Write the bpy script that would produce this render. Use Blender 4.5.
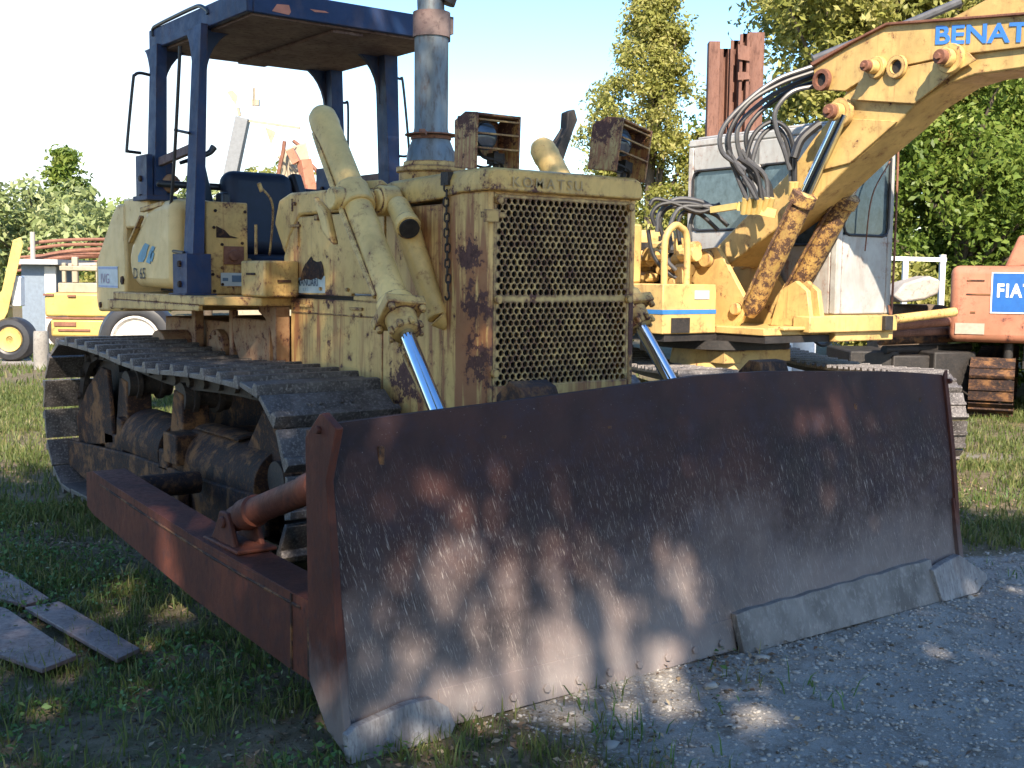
import bpy, math, random
import numpy as np
from mathutils import Vector, Matrix
random.seed(7); RNG = np.random.default_rng(7)
SC = bpy.context.scene
for o in list(bpy.data.objects): bpy.data.objects.remove(o)
COL = SC.collection
R = math.radians
# ---------------------------------------------------------------- camera
YAW, PIT, ROL, FPX = R(36.96), R(-5.29), R(0.67), 1172.0
CAM = Vector((-3.457, -3.138, 1.514))
Fh = Vector((math.sin(YAW), math.cos(YAW), 0)); Rh = Vector((math.cos(YAW), -math.sin(YAW), 0)); Up = Vector((0, 0, 1))
F2 = Fh*math.cos(PIT)+Up*math.sin(PIT); U2 = Up*math.cos(PIT)-Fh*math.sin(PIT)
R3 = Rh*math.cos(ROL)+U2*math.sin(ROL); U3 = U2*math.cos(ROL)-Rh*math.sin(ROL)
cam = bpy.data.objects.new('camera', bpy.data.cameras.new('camera')); COL.objects.link(cam)
M3 = Matrix((R3, U3, -F2)).transposed(); cam.matrix_world = Matrix.Translation(CAM) @ M3.to_4x4()
cam.data.sensor_width = 36; cam.data.lens = FPX/1024*36; cam.data.clip_end = 2000; cam.data.clip_start = .05
SC.camera = cam
SC.render.resolution_x = 1024; SC.render.resolution_y = 768
# ---------------------------------------------------------------- light
S = (Rh*.03+Up*.60-Fh*.78).normalized()            # towards the sun: behind the photographer
el = math.asin(S.z); az = math.atan2(S.x, S.y)
W = bpy.data.worlds.new('World'); SC.world = W; W.use_nodes = True
nt = W.node_tree; nt.nodes.clear()
sky = nt.nodes.new('ShaderNodeTexSky'); sky.sky_type = 'NISHITA'; sky.sun_disc = False
sky.sun_elevation = el; sky.sun_rotation = az; sky.dust_density = .5; sky.air_density = 1.0; sky.ozone_density = 1.6
bg = nt.nodes.new('ShaderNodeBackground'); bg.inputs[1].default_value = .132
wo = nt.nodes.new('ShaderNodeOutputWorld')
hs = nt.nodes.new('ShaderNodeHueSaturation'); hs.inputs['Saturation'].default_value = 1.25; hs.inputs['Value'].default_value = .95
nt.links.new(sky.outputs[0], hs.inputs['Color'])
# thin bright cloud, thickest towards the left of the yard
tc = nt.nodes.new('ShaderNodeTexCoord'); nz = nt.nodes.new('ShaderNodeTexNoise'); nz.inputs['Scale'].default_value = 2.6; nz.inputs['Detail'].default_value = 7; nz.inputs['Roughness'].default_value = .55
dt = nt.nodes.new('ShaderNodeVectorMath'); dt.operation = 'DOT_PRODUCT'; dl = (Fh*.86-Rh*.50+Up*.02).normalized(); dt.inputs[1].default_value = tuple(dl)
nt.links.new(tc.outputs['Generated'], nz.inputs['Vector']); nt.links.new(tc.outputs['Generated'], dt.inputs[0])
mr = nt.nodes.new('ShaderNodeMapRange'); mr.inputs['From Min'].default_value = .90; mr.inputs['From Max'].default_value = .985; nt.links.new(dt.outputs['Value'], mr.inputs[0])
ad = nt.nodes.new('ShaderNodeMath'); ad.operation = 'MULTIPLY_ADD'; nt.links.new(nz.outputs[0], ad.inputs[0]); ad.inputs[1].default_value = 1.3; ad.inputs[2].default_value = -.80
a2 = nt.nodes.new('ShaderNodeMath'); a2.operation = 'ADD'; a2.use_clamp = True; nt.links.new(ad.outputs[0], a2.inputs[0]); nt.links.new(mr.outputs[0], a2.inputs[1])
mx = nt.nodes.new('ShaderNodeMix'); mx.data_type = 'RGBA'; nt.links.new(a2.outputs[0], mx.inputs[0]); nt.links.new(hs.outputs[0], mx.inputs[6]); mx.inputs[7].default_value = (4.0, 4.0, 4.0, 1)
nt.links.new(mx.outputs[2], bg.inputs[0]); nt.links.new(bg.outputs[0], wo.inputs[0])
sun = bpy.data.objects.new('sun', bpy.data.lights.new('sun', 'SUN')); COL.objects.link(sun)
sun.data.energy = 4.6; sun.data.angle = R(.53); sun.data.color = (1, .87, .70)
sun.rotation_euler = S.to_track_quat('Z', 'Y').to_euler()
SC.view_settings.view_transform = 'Standard'; SC.view_settings.look = 'None'
SC.view_settings.exposure = 1.45; SC.view_settings.gamma = 1; SC.view_settings.use_curve_mapping = False

# ---------------------------------------------------------------- geometry helpers
def ray(px, py): return F2+R3*((px-512)/FPX)+U3*((384-py)/FPX)
def at(px, py, ax, v):                              # pixel -> point on an axis plane of the bulldozer's frame
    d = ray(px, py); i = 'xyz'.index(ax); return CAM+d*((v-CAM[i])/d[i])
def cw(u, v, z=0): return Vector((CAM.x, CAM.y, 0))+Rh*u+Fh*v+Up*z
def hit(px, py, P0, n):
    d = ray(px, py); return CAM+d*((P0-CAM).dot(n)/d.dot(n))
def atv(px, py, v): return hit(px, py, cw(0, v), Fh)
def catmull(P, k=6):
    P = [Vector(p) for p in P]
    if len(P) < 3: return P
    Q = [P[0]*2-P[1]]+P+[P[-1]*2-P[-2]]; out = []
    for i in range(1, len(Q)-2):
        a, b, c, d = Q[i-1:i+3]
        for j in range(k):
            t = j/k
            out.append(.5*((2*b)+(c-a)*t+(2*a-5*b+4*c-d)*t*t+(3*b-a-3*c+d)*t**3))
    out.append(P[-1]); return out
class MB:
    def __init__(s): s.v = []; s.f = []
    def add(s, V, Fc):
        n = len(s.v); s.v += [tuple(x) for x in V]; s.f += [tuple(i+n for i in f) for f in Fc]; return s
    def box(s, a, b, M=None):
        (x0, y0, z0), (x1, y1, z1) = [min(p, q) for p, q in zip(a, b)], [max(p, q) for p, q in zip(a, b)]
        V = [Vector(p) for p in [(x0,y0,z0),(x1,y0,z0),(x1,y1,z0),(x0,y1,z0),(x0,y0,z1),(x1,y0,z1),(x1,y1,z1),(x0,y1,z1)]]
        if M is not None: V = [M @ p for p in V]
        return s.add(V, [(3,2,1,0),(4,5,6,7),(0,1,5,4),(1,2,6,5),(2,3,7,6),(3,0,4,7)])
    def prism(s, A, B):                            # two matching polygons
        A = [Vector(p) for p in A]; B = [Vector(p) for p in B]; n = len(A)
        nrm = Vector((0,0,0))
        for i in range(n): nrm += A[i].cross(A[(i+1) % n])
        if nrm.dot(B[0]-A[0]) > 0: A.reverse(); B.reverse()
        s.add(A+B, [tuple(range(n)), tuple(range(2*n-1, n-1, -1))]+[(i, i+n, (i+1) % n+n, (i+1) % n) for i in range(n)]); return s
    def prx(s, poly, x0, x1): return s.prism([(x0, y, z) for y, z in poly], [(x1, y, z) for y, z in poly])
    def pry(s, poly, y0, y1): return s.prism([(x, y0, z) for x, z in poly], [(x, y1, z) for x, z in poly])
    def prz(s, poly, z0, z1): return s.prism([(x, y, z0) for x, y in poly], [(x, y, z1) for x, y in poly])
    def cyl(s, p, q, r0, r1=None, n=20, cap=True):
        p = Vector(p); q = Vector(q); r1 = r0 if r1 is None else r1
        d = (q-p).normalized(); a = d.orthogonal().normalized(); b = d.cross(a); V = []
        for c, r in ((p, r0), (q, r1)):
            V += [c+a*math.cos(6.28319*i/n)*r+b*math.sin(6.28319*i/n)*r for i in range(n)]
        F = [(i, (i+1) % n, (i+1) % n+n, i+n) for i in range(n)]
        if cap: F += [tuple(range(n-1, -1, -1)), tuple(range(n, 2*n))]
        return s.add(V, F)
    def lathe(s, p, q, prof, n=28):                # prof: (distance along p->q, radius)
        p = Vector(p); d = (Vector(q)-p).normalized(); a = d.orthogonal().normalized(); b = d.cross(a); V = []; F = []
        for t, r in prof:
            V += [p+d*t+a*math.cos(6.28319*i/n)*r+b*math.sin(6.28319*i/n)*r for i in range(n)]
        for k in range(len(prof)-1):
            F += [(k*n+i, k*n+(i+1) % n, (k+1)*n+(i+1) % n, (k+1)*n+i) for i in range(n)]
        F += [tuple(range(n-1, -1, -1)), tuple(range((len(prof)-1)*n, len(prof)*n))]
        return s.add(V, F)
    def tube(s, P, r, n=10, k=6):
        P = catmull(P, k) if k else [Vector(p) for p in P]
        rr = r if callable(r) else (lambda t: r)
        V = []; F = []; a = None; m = len(P)
        for i, p in enumerate(P):
            d = (P[min(i+1, m-1)]-P[max(i-1, 0)]).normalized()
            if a is None: a = d.orthogonal().normalized()
            a = (a-d*a.dot(d)).normalized(); b = d.cross(a); q = rr(i/(m-1))
            V += [p+a*math.cos(6.28319*j/n)*q+b*math.sin(6.28319*j/n)*q for j in range(n)]
        for i in range(m-1): F += [(i*n+j, i*n+(j+1) % n, (i+1)*n+(j+1) % n, (i+1)*n+j) for j in range(n)]
        F += [tuple(range(n-1, -1, -1)), tuple(range((m-1)*n, m*n))]
        return s.add(V, F)
    def bar(s, p, q, w, h, up=(0,0,1)):
        p = Vector(p); q = Vector(q); d = (q-p).normalized(); up = Vector(up)
        if abs(d.dot(up)) > .98: up = Vector((1,0,0))
        a = d.cross(up).normalized()*w/2; b = a.cross(d).normalized()*h/2
        A = [p-a-b, p+a-b, p+a+b, p-a+b]; return s.prism(A, [x+(q-p) for x in A])
    def bolt(s, p, d, r=.018, h=.014):
        p = Vector(p); d = Vector(d).normalized(); return s.cyl(p-d*.004, p+d*h, r, n=6)
    def build(s, name, mat, parent=None, bevel=0, smooth=35, seg=2, label=None):
        me = bpy.data.meshes.new(name); V = s.v
        if parent is not None:
            r = parent
            while r.parent: r = r.parent
            inv = (Matrix.Translation(r.location) @ r.rotation_euler.to_matrix().to_4x4()).inverted() if True else None
            V = [inv @ Vector(p) for p in V]
        me.from_pydata([tuple(p) for p in V], [], s.f); me.update()
        if smooth:
            me.polygons.foreach_set('use_smooth', [True]*len(me.polygons)); me.set_sharp_from_angle(angle=R(smooth))
        o = bpy.data.objects.new(name, me); COL.objects.link(o)
        if mat: me.materials.append(mat)
        if parent is not None: o.parent = parent
        if bevel:
            b = o.modifiers.new('bevel', 'BEVEL'); b.width = bevel; b.segments = seg; b.limit_method = 'ANGLE'; b.angle_limit = R(38)
            b.harden_normals = False
        if label: o['label'] = label
        return o
def thing(name, label, cat, loc=(0,0,0), rz=0, group=None):
    o = bpy.data.objects.new(name, None); COL.objects.link(o); o.empty_display_size = .2
    o.location = loc; o.rotation_euler = (0, 0, rz); o['label'] = label; o['category'] = cat
    if group: o['group'] = group
    return o
def tag(o, label, cat, group=None):
    o['label'] = label; o['category'] = cat
    if group: o['group'] = group
    return o
def kind(o, k): o['kind'] = k; return o
def single(mb, name, mat, label, cat, loc, group=None, bevel=0, smooth=35):
    """a thing that is one mesh, its origin at loc"""
    loc = Vector(loc); mb.v = [tuple(Vector(p)-loc) for p in mb.v]
    o = mb.build(name, mat, None, bevel, smooth); o.location = loc; return tag(o, label, cat, group)
def text_mb(txt, P0, ex, ez, size, depth=.003, sx=1.0, space=1.0, bold=.0):
    """lettering as a thin solid: origin P0, reading direction ex, up direction ez"""
    cu = bpy.data.curves.new('t', 'FONT'); cu.body = txt; cu.size = 1; cu.extrude = 0; cu.space_character = space; cu.offset = bold; cu.resolution_u = 3
    ob = bpy.data.objects.new('t', cu); COL.objects.link(ob)
    dg = bpy.context.evaluated_depsgraph_get(); me = bpy.data.meshes.new_from_object(ob.evaluated_get(dg))
    ex = Vector(ex).normalized(); ez = Vector(ez).normalized(); nn = ex.cross(ez)
    m = MB(); V = [Vector(P0)+ex*(v.co.x*size*sx)+ez*(v.co.y*size)+nn*depth for v in me.vertices]
    m.add(V, [tuple(p.vertices) for p in me.polygons])
    bpy.data.objects.remove(ob); bpy.data.curves.remove(cu); return m

# ---------------------------------------------------------------- materials
def new_mat(name):
    m = bpy.data.materials.new(name); m.use_nodes = True; t = m.node_tree; t.nodes.clear()
    out = t.nodes.new('ShaderNodeOutputMaterial'); b = t.nodes.new('ShaderNodeBsdfPrincipled'); t.links.new(b.outputs[0], out.inputs[0])
    return m, t, b, out
class N:
    def __init__(s, t): s.t = t; s.c = None
    def n(s, k, **kw):
        x = s.t.nodes.new(k)
        for a, v in kw.items(): setattr(x, a, v)
        return x
    def L(s, a, b): s.t.links.new(a, b)
    def coord(s, scale=(1,1,1), rot=(0,0,0), loc=(0,0,0), gen=False):
        if s.c is None: s.c = s.n('ShaderNodeTexCoord')
        m = s.n('ShaderNodeMapping'); m.inputs['Scale'].default_value = scale; m.inputs['Rotation'].default_value = rot; m.inputs['Location'].default_value = loc
        s.L(s.c.outputs['Object'], m.inputs[0]); return m.outputs[0]
    def noise(s, vec, scale, detail=6, rough=.6, dist=0):
        x = s.n('ShaderNodeTexNoise'); x.inputs['Scale'].default_value = scale; x.inputs['Detail'].default_value = detail
        x.inputs['Roughness'].default_value = rough; x.inputs['Distortion'].default_value = dist; s.L(vec, x.inputs['Vector']); return x.outputs[0]
    def ramp(s, val, a, b, c0=0, c1=1):
        x = s.n('ShaderNodeMapRange'); x.inputs['From Min'].default_value = a; x.inputs['From Max'].default_value = b
        x.inputs['To Min'].default_value = c0; x.inputs['To Max'].default_value = c1; s.L(val, x.inputs[0]); return x.outputs[0]
    def math(s, op, a, b=None):
        x = s.n('ShaderNodeMath', operation=op); x.use_clamp = op in ('ADD', 'SUBTRACT', 'MULTIPLY') and False
        for i, v in enumerate((a, b)):
            if v is None: continue
            if isinstance(v, (int, float)): x.inputs[i].default_value = v
            else: s.L(v, x.inputs[i])
        return x.outputs[0]
    def mix(s, f, a, b):
        x = s.n('ShaderNodeMix', data_type='RGBA')
        for i, v in ((0, f), (6, a), (7, b)):
            if isinstance(v, (int, float)): x.inputs[i].default_value = v
            elif isinstance(v, tuple): x.inputs[i].default_value = (*v[:3], 1)
            else: s.L(v, x.inputs[i])
        return x.outputs[2]
    def bump(s, h, bs, strength=.3, dist=.01):
        x = s.n('ShaderNodeBump'); x.inputs['Strength'].default_value = strength; x.inputs['Distance'].default_value = dist
        s.L(h, x.inputs['Height']); s.L(x.outputs[0], bs.inputs['Normal'])
    def blob(s, cx, cy, cz, r, soft=.5, sq=(1,1,1)):
        v = s.n('ShaderNodeVectorMath', operation='DISTANCE'); m = s.coord(scale=sq)
        s.L(m, v.inputs[0]); v.inputs[1].default_value = (cx*sq[0], cy*sq[1], cz*sq[2])
        return s.ramp(v.outputs['Value'], r, r*(1-soft), 0, 1)
def paint(name, col, rust=.5, streak=.5, dirt=.4, rough=.5, scale=1.0, blobs=(), dark=(.055,.026,.022), orange=(.27,.10,.045), chip=.66, spec=.35, edge=.016):
    m, t, b, _ = new_mat(name); k = N(t)
    v = k.coord()
    big = k.noise(v, 2.2*scale, 5, .6); mid = k.noise(v, 9*scale, 9, .68, .3); fine = k.noise(v, 42*scale, 6, .7)
    c2 = tuple(x*.72 for x in col); c3 = tuple(min(1, x*1.12+.015) for x in col)
    base = k.mix(k.ramp(big, .3, .7), c2, c3)
    base = k.mix(k.math('MULTIPLY', k.ramp(mid, .45, .75), dirt), base, tuple(c*.45+.012 for c in col))
    grm = k.ramp(k.noise(k.coord(scale=(2.2, 2.2, 1.0), loc=(3, 1, 7)), 2.6*scale, 8, .7, .6), .46, .72); base = k.mix(k.math('MULTIPLY', grm, dirt*.75), base, (.17, .10, .055))
    vs = k.coord(scale=(15*scale, 15*scale, 1.1*scale)); st = k.noise(vs, 1.3, 7, .62)
    area = k.ramp(big, .38, .58)
    sm = k.math('MULTIPLY', k.math('MULTIPLY', k.ramp(st, .56, .72), area), streak)
    thr = k.math('ADD', k.math('MULTIPLY', mid, .62), k.math('MULTIPLY', fine, .38))
    for (x, y, z, r) in blobs:
        bl = k.blob(x, y, z, r, .75)
        thr = k.math('ADD', thr, k.math('MULTIPLY', bl, .14))
        sm = k.math('ADD', sm, k.math('MULTIPLY', k.blob(x, y, z-r*.9, r*2.4, .8, (1, 1, .5)), k.ramp(st, .42, .62)))
    if edge:
        bv = k.n('ShaderNodeBevel', samples=4); bv.inputs['Radius'].default_value = edge; ge = k.n('ShaderNodeNewGeometry')
        dp = k.n('ShaderNodeVectorMath', operation='DOT_PRODUCT'); k.L(bv.outputs[0], dp.inputs[0]); k.L(ge.outputs['Normal'], dp.inputs[1])
        em = k.ramp(dp.outputs['Value'], .995, .86, 0, 1); thr = k.math('ADD', thr, k.math('MULTIPLY', em, .13))
        base = k.mix(k.math('MULTIPLY', em, k.ramp(mid, .35, .6, .1, .6)), base, tuple(c*.5+.02 for c in orange))
    rm = k.ramp(thr, chip-.10*rust, chip-.10*rust+.015)
    halo = k.ramp(thr, chip-.10*rust-.07, chip-.10*rust)
    sm = k.math('MINIMUM', sm, .9)
    base = k.mix(sm, base, orange)
    base = k.mix(k.math('MULTIPLY', halo, .55), base, tuple(o*.9 for o in orange))
    rc = k.mix(k.ramp(fine, .35, .65), dark, tuple(x*2.2 for x in dark))
    base = k.mix(rm, base, rc); k.L(base, b.inputs['Base Color'])
    ro = k.math('ADD', k.math('MULTIPLY', rm, .3), k.ramp(mid, .3, .7, rough-.08, rough+.14)); k.L(ro, b.inputs['Roughness'])
    b.inputs['Specular IOR Level'].default_value = spec
    h = k.math('SUBTRACT', k.math('MULTIPLY', fine, .35), k.math('MULTIPLY', rm, .6)); k.bump(k.math('ADD', h, k.math('MULTIPLY', big, 1.5)), b, .5, .005)
    return m
def steel(name, c0, c1, c2, rough=.6, scale=1, metal=0, bump=.5, lo=.35, hi=.68, spec=.4, stretch=(1,1,1), dust=None, patch=None):
    m, t, b, _ = new_mat(name); k = N(t); v = k.coord(scale=stretch)
    a = k.noise(v, 3.5*scale, 8, .65, .2); f = k.noise(v, 28*scale, 8, .7)
    base = k.mix(k.ramp(a, lo, hi), c0, c1); base = k.mix(k.ramp(f, .5, .72), base, c2)
    if dust:
        sp = k.n('ShaderNodeSeparateXYZ'); k.L(k.coord(), sp.inputs[0]); dz = k.math('ADD', k.ramp(sp.outputs[2], dust[0], dust[1]), k.ramp(a, .3, .7, -.3, .3)); base = k.mix(k.math('MULTIPLY', k.ramp(dz, .2, .8), .75), base, (.17,.155,.15))
    if patch:
        pn = k.noise(k.coord(), patch[0], 9, .7, .5); base = k.mix(k.ramp(pn, .50, .60), base, patch[1]); base = k.mix(k.ramp(k.noise(k.coord(loc=(4,4,4)), patch[0]*1.7, 8, .7), .55, .66), base, (.012,.010,.011))
    k.L(base, b.inputs['Base Color']); k.L(k.ramp(f, .3, .7, rough-.12, rough+.15), b.inputs['Roughness'])
    b.inputs['Metallic'].default_value = metal; b.inputs['Specular IOR Level'].default_value = spec
    k.bump(f, b, bump, .006); return m
def flat(name, col, rough=.5, metal=0, var=.15, spec=.5, trans=None, alpha=None):
    m, t, b, _ = new_mat(name); k = N(t); v = k.coord(); f = k.noise(v, 14, 6, .65)
    k.L(k.mix(k.ramp(f, .3, .7), tuple(x*(1-var) for x in col), tuple(min(1, x*(1+var)) for x in col)), b.inputs['Base Color'])
    b.inputs['Roughness'].default_value = rough; b.inputs['Metallic'].default_value = metal; b.inputs['Specular IOR Level'].default_value = spec
    if trans: b.inputs['Transmission Weight'].default_value = trans
    return m
YEL = (.70, .455, .155)
m_body = paint('old_yellow', YEL, .66, 1.0, .38, .48, 1.0,
               blobs=[(x_, y_-2.9, z_, r_) for x_, y_, z_, r_ in ((-.45,1.20,1.60,.15),(-.45,1.16,1.38,.14),(-.44,1.5,1.86,.12),(-.45,1.12,1.15,.16),(-.46,2.9,1.40,.14),(-.45,1.75,1.0,.22),(.43,1.05,1.25,.3),(-.45,2.5,1.39,.10))])
m_body_o = paint('old_yellow_worn', (.60,.39,.13), .8, .9, .5, .5, 1.2)
m_cap = paint('old_yellow_cap', (.64,.41,.12), .75, .3, .5, .42, 1.3)
m_tank = paint('old_yellow_tank', (.66,.46,.19), .15, .25, .25, .4, .8)
m_cyl = paint('cylinder_yellow', (.70,.48,.17), .42, .2, .4, .42, 1.3)
m_grl = paint('grille_yellow', (.58,.40,.15), .7, .6, .5, .5, 1.5)
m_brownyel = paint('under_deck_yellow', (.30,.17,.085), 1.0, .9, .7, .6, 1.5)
m_blue = paint('cage_blue', (.005,.028,.095), .15, .12, .3, .5, 1.2, dark=(.03,.02,.025), orange=(.06,.05,.07), spec=.25)
m_roofu = steel('canopy_underside', (.12,.08,.08), (.22,.17,.155), (.06,.04,.042), .8, spec=.2)
m_rust = steel('deep_rust', (.020,.013,.013), (.060,.030,.024), (.13,.065,.03), .75, 1.6, 0, .8, .42, .75, .25, patch=(5.5, (.175,.085,.036)))
m_rustp = steel('plate_rust', (.060,.020,.015), (.125,.038,.022), (.045,.024,.024), .66, 1.3, 0, .45, spec=.22, stretch=(1,1,.5))
m_plate = steel('side_plate_rust', (.060,.020,.015), (.105,.032,.020), (.050,.028,.027), .66, 1.3, 0, .4, spec=.22, stretch=(1,1,.5), dust=(.42,.02))
m_track = steel('track_steel', (.045,.038,.036), (.14,.125,.12), (.32,.29,.27), .42, 2.6, .3, .9)
m_trackin = steel('track_inner', (.018,.016,.016), (.045,.036,.032), (.10,.07,.055), .65, 2)
m_dark = steel('dark_grime', (.012,.011,.011), (.03,.026,.024), (.05,.04,.035), .6, 2)
m_redrust = steel('orange_rust', (.15,.06,.038), (.25,.115,.07), (.09,.036,.026), .7, 2)
m_chrome = flat('chrome_rod', (.62,.70,.80), .12, 1, .05)
m_galv = steel('stack_metal', (.10,.125,.145), (.21,.235,.25), (.10,.07,.06), .5, 1.2, .5, .25, stretch=(1,1,.3))
m_rub = flat('black_rubber', (.022,.022,.025), .45, 0, .3)
m_hose = flat('grey_hose', (.065,.066,.072), .38, 0, .3)
m_seat = flat('seat_vinyl', (.006,.012,.030), .55, 0, .25)
m_black = flat('black_paint', (.012,.013,.017), .4, 0, .3)
m_lblack = flat('letter_black', (.02,.02,.022), .6, 0, .3)
m_lens = flat('lamp_lens', (.05,.07,.10), .15, .3, .3)
m_sblue = flat('sticker_blue', (.05,.22,.34), .5, 0, .3)
m_sgrey = flat('sticker_grey', (.45,.50,.52), .5, 0, .12)
m_faded = flat('faded_letter', (.36,.25,.11), .6, 0, .5)
m_ey = paint('digger_yellow', (.62,.42,.15), .45, .7, .5, .45, .9)
m_eyr = paint('digger_cylinder', (.55,.36,.11), 1.1, .9, .8, .5, 1.5, dark=(.055,.030,.02), chip=.61)
m_white = paint('cab_white', (.44,.44,.42), .3, .5, .5, .4, .7)
m_glass = flat('cab_glass', (.07,.10,.115), .04, .0, .5, .8)
m_dblue = flat('stripe_blue', (.03,.16,.42), .4)
m_tblue = flat('letter_blue', (.05,.20,.62), .45, 0, .12)
m_orange = paint('digger_orange', (.42,.17,.10), .5, .35, .5, .5, .8, orange=(.25,.07,.04))
m_lwhite = flat('letter_white', (.75,.76,.76), .5)
m_sheet = steel('sheet_pile_rust', (.11,.05,.035), (.20,.095,.065), (.06,.028,.022), .75, 1.2, stretch=(1,1,.25))
m_brass = flat('hose_fitting', (.62,.45,.16), .35, .3)

# blade face: worn rust with slanting pale scratches and dried mud low down
def blade_mat():
    m, t, b, _ = new_mat('blade_steel'); k = N(t); v = k.coord()
    big = k.noise(v, 1.7, 7, .62, .3); mid = k.noise(v, 8, 9, .66)
    base = k.mix(k.ramp(big, .33, .66), (.012,.008,.011), (.060,.025,.021))
    base = k.mix(k.ramp(mid, .48, .72), base, (.040,.028,.036))
    sep = k.n('ShaderNodeSeparateXYZ'); k.L(v, sep.inputs[0])
    z = sep.outputs[2]
    low = k.math('ADD', k.ramp(z, .75, .02, 0, 1), k.ramp(big, .3, .7, -.35, .35))
    base = k.mix(k.math('MULTIPLY', k.ramp(low, .25, 1.05, 0, 1), .80), base, (.25,.225,.215))
    side = k.blob(1.0, 0, .50, .62, .9, (1, .3, .8)); pale = k.math('MULTIPLY', side, k.ramp(mid, .38, .62))
    base = k.mix(k.math('MULTIPLY', pale, .55), base, (.20,.215,.20))
    vr = k.coord(rot=(0, R(16), 0)); sc = k.n('ShaderNodeMapping'); sc.inputs['Scale'].default_value = (190, 20, 19); k.L(vr, sc.inputs[0])
    s1 = k.noise(sc.outputs[0], 1, 4, .65, .6)
    vr2 = k.coord(rot=(0, R(-6), 0)); sc2 = k.n('ShaderNodeMapping'); sc2.inputs['Scale'].default_value = (300, 20, 26); k.L(vr2, sc2.inputs[0])
    s2 = k.noise(sc2.outputs[0], 1, 3, .6, .3)
    zone = k.ramp(k.noise(v, 2.6, 4, .6), .32, .55, .3, 1); zz = k.ramp(z, .95, .60, 0, 1)
    wash = k.math('MULTIPLY', k.ramp(z, .8, .15, 0, 1), k.ramp(k.noise(v, 5, 8, .7), .35, .65)); base = k.mix(k.math('MULTIPLY', wash, .6), base, (.19,.145,.135))
    scr = k.math('MULTIPLY', k.math('MAXIMUM', k.ramp(s1, .58, .68), k.ramp(s2, .62, .72, 0, .8)), k.math('MULTIPLY', zone, zz))
    base = k.mix(k.math('MULTIPLY', scr, .72), base, (.38,.33,.30))
    speck = k.ramp(k.noise(v, 120, 3, .6), .68, .76); base = k.mix(k.math('MULTIPLY', speck, .45), base, (.36,.33,.31))
    k.L(base, b.inputs['Base Color']); k.L(k.ramp(mid, .3, .7, .55, .78), b.inputs['Roughness']); b.inputs['Specular IOR Level'].default_value = .22
    k.bump(k.math('ADD', scr, mid), b, .3, .003); return m
m_blade = blade_mat()
m_edge = steel('cutting_edge_steel', (.10,.09,.085), (.20,.185,.175), (.28,.26,.245), .62, 1.6, 0, .6, .38, .64, .25, (1,1,.5))
m_bit = steel('end_bit_steel', (.13,.12,.125), (.27,.26,.26), (.09,.08,.08), .6, 1.6, 0, .6, .38, .60, .25, (3,1,.7))

# ================================================================= GROUND
def vnoise(x, y, seed=0, oct=4, f=1.0):
    r = np.zeros_like(x); amp = 1; tot = 0
    for o in range(oct):
        g = np.random.default_rng(seed+o*17).random((256, 256)); X = x*f; Y = y*f
        xi = np.floor(X).astype(int); yi = np.floor(Y).astype(int); fx = X-xi; fy = Y-yi; fx = fx*fx*(3-2*fx); fy = fy*fy*(3-2*fy)
        a = g[xi & 255, yi & 255]; b_ = g[(xi+1) & 255, yi & 255]; c = g[xi & 255, (yi+1) & 255]; d = g[(xi+1) & 255, (yi+1) & 255]
        r += amp*((a*(1-fx)+b_*fx)*(1-fy)+(c*(1-fx)+d*fx)*fy); tot += amp; amp *= .5; f *= 2.03
    return r/tot
def uv_of(x, y):
    dx = x-CAM.x; dy = y-CAM.y
    return dx*Rh.x+dy*Rh.y, dx*Fh.x+dy*Fh.y
def gravel_mask(x, y):                             # 1 on the stony track, 0 in the grass
    u, v = uv_of(x, y); n = vnoise(x, y, 3, 5, 1.1)-.5
    a = np.clip((u-.10-.03*(v-3)+n*1.5)/.5, 0, 1)*np.clip((7.0-v+n*2.2)/.7, 0, 1)
    b_ = np.clip(1-np.abs(v-19.5+n*2)/1.6, 0, 1)*np.clip((-4-u)/2, 0, 1)   # pale lane far left
    c = np.clip(1-np.abs(v-10.4+n*2.4)/.8, 0, 1)*np.clip((u-3.2)/.4, 0, 1)*.62
    return np.maximum(np.maximum(a, b_), c)
def gz(x, y):
    near = np.exp(-((x**2+(y-2)**2)/900.0)); return (vnoise(x, y, 31, 4, .9)-.5)*.05*near+(vnoise(x, y, 77, 3, 6)-.5)*.018*near-.012
s_ = np.linspace(-1, 1, 460); g1 = np.sinh(s_*5.2)/np.sinh(5.2)*420
GX, GY = np.meshgrid(g1+.5, g1+2.5, indexing='ij'); GZ = gz(GX, GY); n_ = len(g1)
def np_mesh(name, V, Fq, mat, attrs=None, smooth=True):
    me = bpy.data.meshes.new(name); k = Fq.shape[1]
    me.vertices.add(len(V)); me.vertices.foreach_set('co', V.astype(np.float32).ravel())
    me.loops.add(Fq.size); me.loops.foreach_set('vertex_index', Fq.astype(np.int32).ravel())
    me.polygons.add(len(Fq)); me.polygons.foreach_set('loop_start', np.arange(0, Fq.size, k, dtype=np.int32))
    me.update(calc_edges=True)
    if smooth: me.polygons.foreach_set('use_smooth', np.ones(len(Fq), bool))
    for an, av in (attrs or {}).items():
        a = me.attributes.new(an, 'FLOAT', 'POINT'); a.data.foreach_set('value', av.astype(np.float32))
    if mat: me.materials.append(mat)
    me.validate(); o = bpy.data.objects.new(name, me); COL.objects.link(o); return o
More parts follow.
